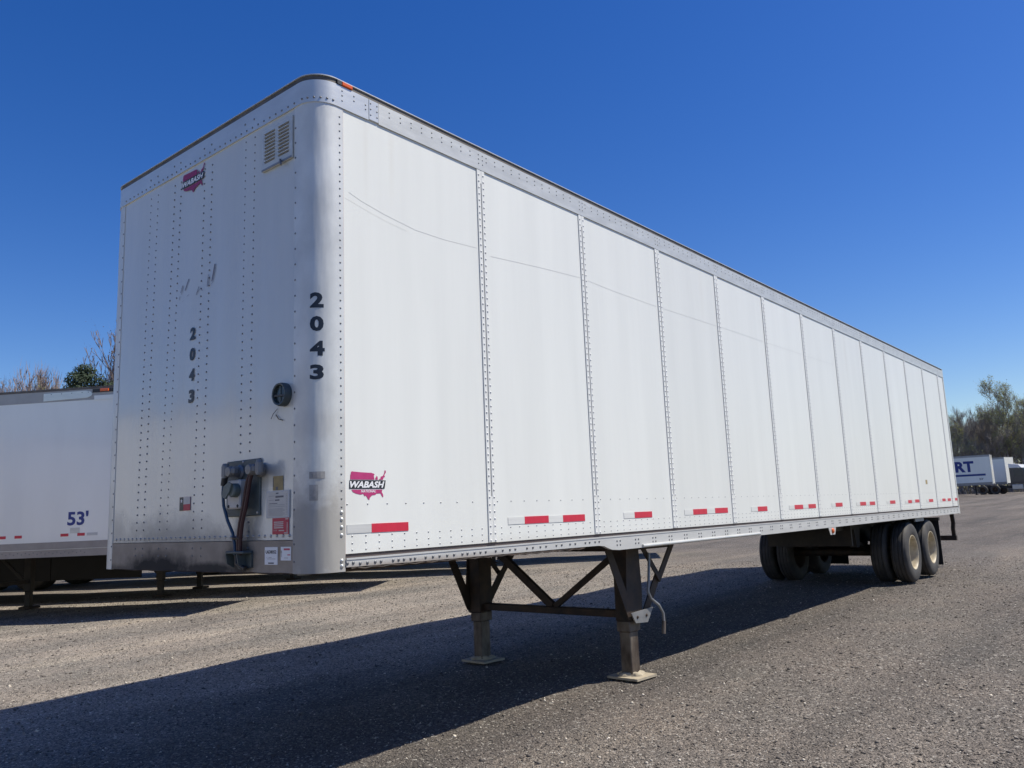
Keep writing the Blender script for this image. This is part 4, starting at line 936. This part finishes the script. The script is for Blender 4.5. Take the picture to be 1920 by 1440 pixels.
# ================================================================== trees
def leafy(m, tr_=0.45):
    nt = m.node_tree; b = nt.nodes['Principled BSDF']; out = [n for n in nt.nodes if n.type == 'OUTPUT_MATERIAL'][0]
    t = nt.nodes.new('ShaderNodeBsdfTranslucent'); mx = nt.nodes.new('ShaderNodeMixShader'); mx.inputs[0].default_value = tr_
    if b.inputs['Base Color'].links: nt.links.new(b.inputs['Base Color'].links[0].from_socket, t.inputs[0])
    nt.links.new(b.outputs[0], mx.inputs[1]); nt.links.new(t.outputs[0], mx.inputs[2]); nt.links.new(mx.outputs[0], out.inputs[0])
for k in ('leaf_green', 'leaf_dull', 'bud_red'): leafy(M[k])
def make_tree(seed, height, spread, leaf_n, leaf_size, twig_n, twig_len, levels=4, clear=0.3, up=0.3, thick=1.0):
    """returns wood (trunk and limbs), twigs, leaves as builders"""
    rd = random.Random(seed); wood = MB(); tips = []
    def seg(p0, p1, r0, r1, n=4): wood.tube([p0, p1], [max(r0*thick, .022*thick), max(r1*thick, .016*thick)], n, cap=False)
    def branch(p, d, ln, r, lev):
        nseg = 3 if lev < 2 else 2; q = p.copy(); rr = r
        for k in range(nseg):
            d2 = (d + Vector((rd.gauss(0, .12), rd.gauss(0, .12), rd.gauss(0.06, .08)))).normalized()
            e = q + d2*(ln/nseg); r2 = rr*(0.80 if lev else 0.86)
            seg(q, e, rr, r2, 6 if lev == 0 else (4 if lev < 2 else 3)); q, rr, d = e, r2, d2
            if lev < levels and (lev > 0 or k >= 1):
                for _ in range(2 if lev < levels-1 else 3):
                    a = rd.uniform(0, 2*math.pi); o = d.orthogonal().normalized(); o2 = d.cross(o)
                    sd = o*math.cos(a)+o2*math.sin(a)
                    nd = (d*rd.uniform(.55, 1.0) + sd*rd.uniform(.45, .95)*spread + Vector((0, 0, up))).normalized()
                    branch(q.copy(), nd, ln*rd.uniform(.42, .66), rr*rd.uniform(.45, .65), lev+1)
            if lev >= levels-2: tips.append((q.copy(), d.copy()))
        tips.append((q.copy(), d.copy()))
    base = Vector((0, 0, -0.2)); trunk_h = height*clear; r0 = height*0.0125
    top = Vector((rd.uniform(-.2, .2), rd.uniform(-.2, .2), trunk_h)); seg(base, top, r0*1.25, r0, 7)
    branch(top, Vector((rd.gauss(0, .05), rd.gauss(0, .05), 1)).normalized(), height*(1-clear)*0.62, r0, 0)
    for k in range(4):
        a = rd.uniform(0, 6.28); branch(top*rd.uniform(.7, 1.0), Vector((math.cos(a)*spread*.8, math.sin(a)*spread*.8, .8)).normalized(), height*(1-clear)*rd.uniform(.35, .5), r0*.55, 1)
    tw = MB(); ends = []
    for _ in range(twig_n):
        p, d = rd.choice(tips); p = p + Vector((rd.gauss(0, .15), rd.gauss(0, .15), rd.gauss(0, .15)))
        dd = (d*.7 + Vector((rd.gauss(0, .45)*spread*1.3, rd.gauss(0, .45)*spread*1.3, up*1.2+rd.gauss(.15, .25)))).normalized()*twig_len*rd.uniform(.45, 1.2)
        sd = dd.orthogonal().normalized()*rd.uniform(.012, .022)*thick; e = p+dd
        tw.add([p-sd, p+sd, e], [(0, 1, 2)]); ends.append(e); ends.append(p+dd*.6)
    lf = MB()
    for _ in range(leaf_n):
        c = rd.choice(ends) + Vector((rd.gauss(0, .1), rd.gauss(0, .1), rd.gauss(0, .1)))
        n = Vector((rd.gauss(0, 1), rd.gauss(0, 1), rd.gauss(0, 1))).normalized(); a = n.orthogonal().normalized()*leaf_size*rd.uniform(.5, 1.3); b = n.cross(a)*rd.uniform(.4, .9)
        lf.sheet([c-a, c-b*.7, c+a, c+b])
    zt = sorted(e.z for e in ends)[int(len(ends)*.995)]; sc = height/zt
    for mb in (wood, tw, lf): mb.v = [(p[0]*sc, p[1]*sc, p[2]*sc) for p in mb.v]
    return wood, tw, lf
def quick(mb, nm, m):
    me = bpy.data.meshes.new(nm); me.from_pydata([tuple(v) for v in mb.v], [], mb.f); me.materials.append(m); return me
def kindof(t, leafmat, bark): return quick(t[0], 'trunk', bark), quick(t[1], 'twigs', bark), quick(t[2], 'crown', leafmat)
RAW = {'g1': make_tree(1, 15, 0.85, 13000, 0.085, 4000, .8), 'g2': make_tree(2, 15, 0.75, 9000, 0.085, 3500, .8),
       'd1': make_tree(3, 15, 0.60, 3200, 0.08, 5200, .9, clear=.22), 'd2': make_tree(4, 15, 0.5, 1800, 0.08, 5200, .9, clear=.22),
       'r1': make_tree(5, 15, 0.34, 300, 0.04, 1300, 1.0, clear=.25, up=.45, thick=1.15), 'r2': make_tree(6, 15, 0.55, 1300, 0.05, 1500, .8, clear=.25, up=.3, thick=1.15)}
TREES = {'green1': kindof(RAW['g1'], M['leaf_green'], M['bark']), 'green2': kindof(RAW['g2'], M['leaf_green'], M['bark']),
         'dull1': kindof(RAW['d1'], M['leaf_dull'], M['bark']), 'dull2': kindof(RAW['d2'], M['leaf_dull'], M['bark']),
         'red1': kindof(RAW['r1'], M['bud_red'], M['bark_red']), 'red2': kindof(RAW['r2'], M['bud_red'], M['bark_red'])}
def tree(kind, x, y, h, label, group, name='deciduous_tree', rz=None, wx=1.0):
    wm, tm, lm = TREES[kind]; z = float(ground_h(x, y))
    e = empty(name, (x, y, z-0.05), random.uniform(0, 6.28) if rz is None else rz); s = h/15.0; e.scale = (s*wx, s*wx, s)
    tag(e, label, 'tree', group); obj('trunk', wm, e); c = obj('crown', lm, e); obj('twigs', tm, c); return e
wg = 'woodland trees at far right'
# trees one can tell apart at the edge of the woods, left to right
for kd, x, y, h, lab, r in (('green2', 124.5, 21.6, 12.0, 'small budding tree showing right beside the tail of the white trailer', .3),
                            ('dull1', 126.0, 19.0, 12.0, 'grey-brown bare tree above the left half of the RT trailer', 1.1),
                            ('dull2', 126.6, 16.9, 12.6, 'slender grey tree left of the tallest pale green tree', 2.2),
                            ('green1', 128.0, 15.0, 15.6, 'tallest pale green tree rising above the woods right of the trailer tail', .4),
                            ('green2', 129.5, 12.6, 13.6, 'lower pale green tree between the tallest tree and the right edge', 4.0),
                            ('green1', 133.0, 10.6, 15.6, 'rounded pale green tree cut by the right picture edge', 2.0)):
    tree(kd, x, y, h, lab, wg, rz=r)
# the wood behind them reads as one mass
def woodland():
    rt = random.Random(11); acc = {'bark': ([], []), 'leaf_dull': ([], []), 'leaf_green': ([], [])}
    def put(mb, key, x, y, z, s, a, keep):
        V = np.array(mb.v, float)*s; ca, sa = math.cos(a), math.sin(a)
        V = np.stack([V[:, 0]*ca-V[:, 1]*sa+x, V[:, 0]*sa+V[:, 1]*ca+y, V[:, 2]+z], 1)
        vs, fs = acc[key]; n = sum(len(q) for q in vs); vs.append(V)
        fs.extend([tuple(i+n for i in f) for f in mb.f[:int(len(mb.f)*keep)]])
    for row in range(5):
        for k in range(16):
            y = -10 + k*3.2 + rt.uniform(-1.3, 1.3) + row*1.9; x = 131 + row*4.5 + rt.uniform(-1.5, 1.5) - (y-15)*0.15
            kd = rt.choice(['d1', 'd2', 'd1', 'g2'] if y > 11 else ['g1', 'g2', 'd1']); h = (rt.uniform(11.4, 13.2) if y > 12 else rt.uniform(12.6, 14.6)); a = rt.uniform(0, 6.28)
            w, t, l = RAW[kd]; put(w, 'bark', x, y, 0.65, h/15, a, .6); put(t, 'bark', x, y, 0.65, h/15, a, .7); put(l, 'leaf_green' if kd[0] == 'g' else 'leaf_dull', x, y, 0.65, h/15, a, .7)
    V = []; F = []; MI = []; ms = []
    for q, (key, (vs, fs)) in enumerate(acc.items()):
        n = sum(len(v) for v in V); V += vs; F += [tuple(i+n for i in f) for f in fs]; MI += [q]*len(fs); ms.append(M[key])
    # brush at the foot
    N = 36000; x = rng.uniform(121.5, 152, N); y = rng.uniform(-22, 48, N); x = x-(y-15)*.15; z = 0.62+rng.random(N)**1.5*5.0
    c = np.stack([x, y, z], 1); a = rng.normal(0, 0.05, (N, 3)); a[:, 2] += rng.normal(0, .3, N); b = rng.normal(0, 0.05, (N, 3))
    Q = np.stack([c-a, c-b, c+a, c+b], 1).reshape(-1, 3); n = sum(len(v) for v in V)
    F += [(n+4*i, n+4*i+1, n+4*i+2, n+4*i+3) for i in range(N)]; MI += [0 if i % 3 else 1 for i in range(N)]; V.append(Q)
    me = bpy.data.meshes.new('woodland'); me.from_pydata(np.concatenate(V).tolist(), [], F)
    for m in ms: me.materials.append(m)
    me.polygons.foreach_set('material_index', np.array(MI, dtype=np.int32))
    o = bpy.data.objects.new('woodland', me); COL.objects.link(o); tag(o, 'grey-brown spring woodland massed behind the far right trailers', 'woods', kind='stuff')
woodland()
# left: bare trees above the parked trailers
lb = 'bare reddish trees beyond the left trailers'
for k, (kd, x, y, h, lab) in enumerate((('red1', 22.6, 86.0, 17.2, 'bare reddish tree cut by the left picture edge above the parked trailer'),
        ('red2', 25.2, 82.9, 16.6, 'bare brownish tree, second from the left picture edge'), ('red1', 25.6, 79.6, 17.0, 'bare slender tree left of the last one in the left cluster'),
        ('red2', 24.6, 84.3, 16.0, 'low bare tree between its taller reddish neighbours at the left edge'),
        ('red1', 26.4, 77.0, 17.6, 'rightmost and tallest of the cluster of bare trees at the left edge'),
        ('red2', 32.2, 70.3, 20.0, 'tall bare budding tree rising beside the trailer nose edge'), ('red2', 31.4, 71.6, 17.6, 'lower reddish tree in front of the tall one beside the trailer nose'),
        ('green2', 29.2, 80.4, 15.6, 'small pale tree top between the bare trees and the evergreen'))):
    tree(kd, x, y, h, lab, lb, 'bare_tree', rz=0.7*k)
def evergreen(seed, height, width):
    rd = random.Random(seed); w = MB(); w.tube([(0, 0, -.2), (0, 0, height*.85)], [height*.02, height*.006], 7)
    lf = MB(); lobes = []
    for _ in range(60):
        a = rd.uniform(0, 6.28); z = rd.uniform(.3, .93); rr = width*.5*math.sqrt(max(0.03, 1-((z-.45)/.5)**2))*rd.uniform(.3, .95)
        lobes.append(Vector((math.cos(a)*rr, math.sin(a)*rr, z*height)))
        w.tube([(0, 0, z*height*.8), lobes[-1]], [.06, .02], 4)
    for _ in range(16000):
        c = rd.choice(lobes); n = Vector((rd.gauss(0, 1), rd.gauss(0, 1), rd.gauss(0, 1))).normalized()
        p = c + n*rd.uniform(.55, 1.0)*width*.13; t = n.orthogonal().normalized(); t2 = n.cross(t); k = rd.uniform(0, 6.28)
        a = (t*math.cos(k)+t2*math.sin(k)+n*rd.uniform(-.3, .6))*rd.uniform(.07, .16); b = (t2*math.cos(k)-t*math.sin(k))*rd.uniform(.04, .09)
        lf.sheet([p-a, p-b, p+a, p+b])
    return quick(w, 'trunk', M['bark']), quick(lf, 'crown', M['leaf_dark'])
wm, lm = evergreen(3, 16.2, 6.4); e = empty('evergreen_tree', (27.0, 68.7, 0)); tag(e, 'round dark evergreen tree above the roof of the 53 foot trailer', 'tree'); obj('trunk', wm, e); obj('crown', lm, e)
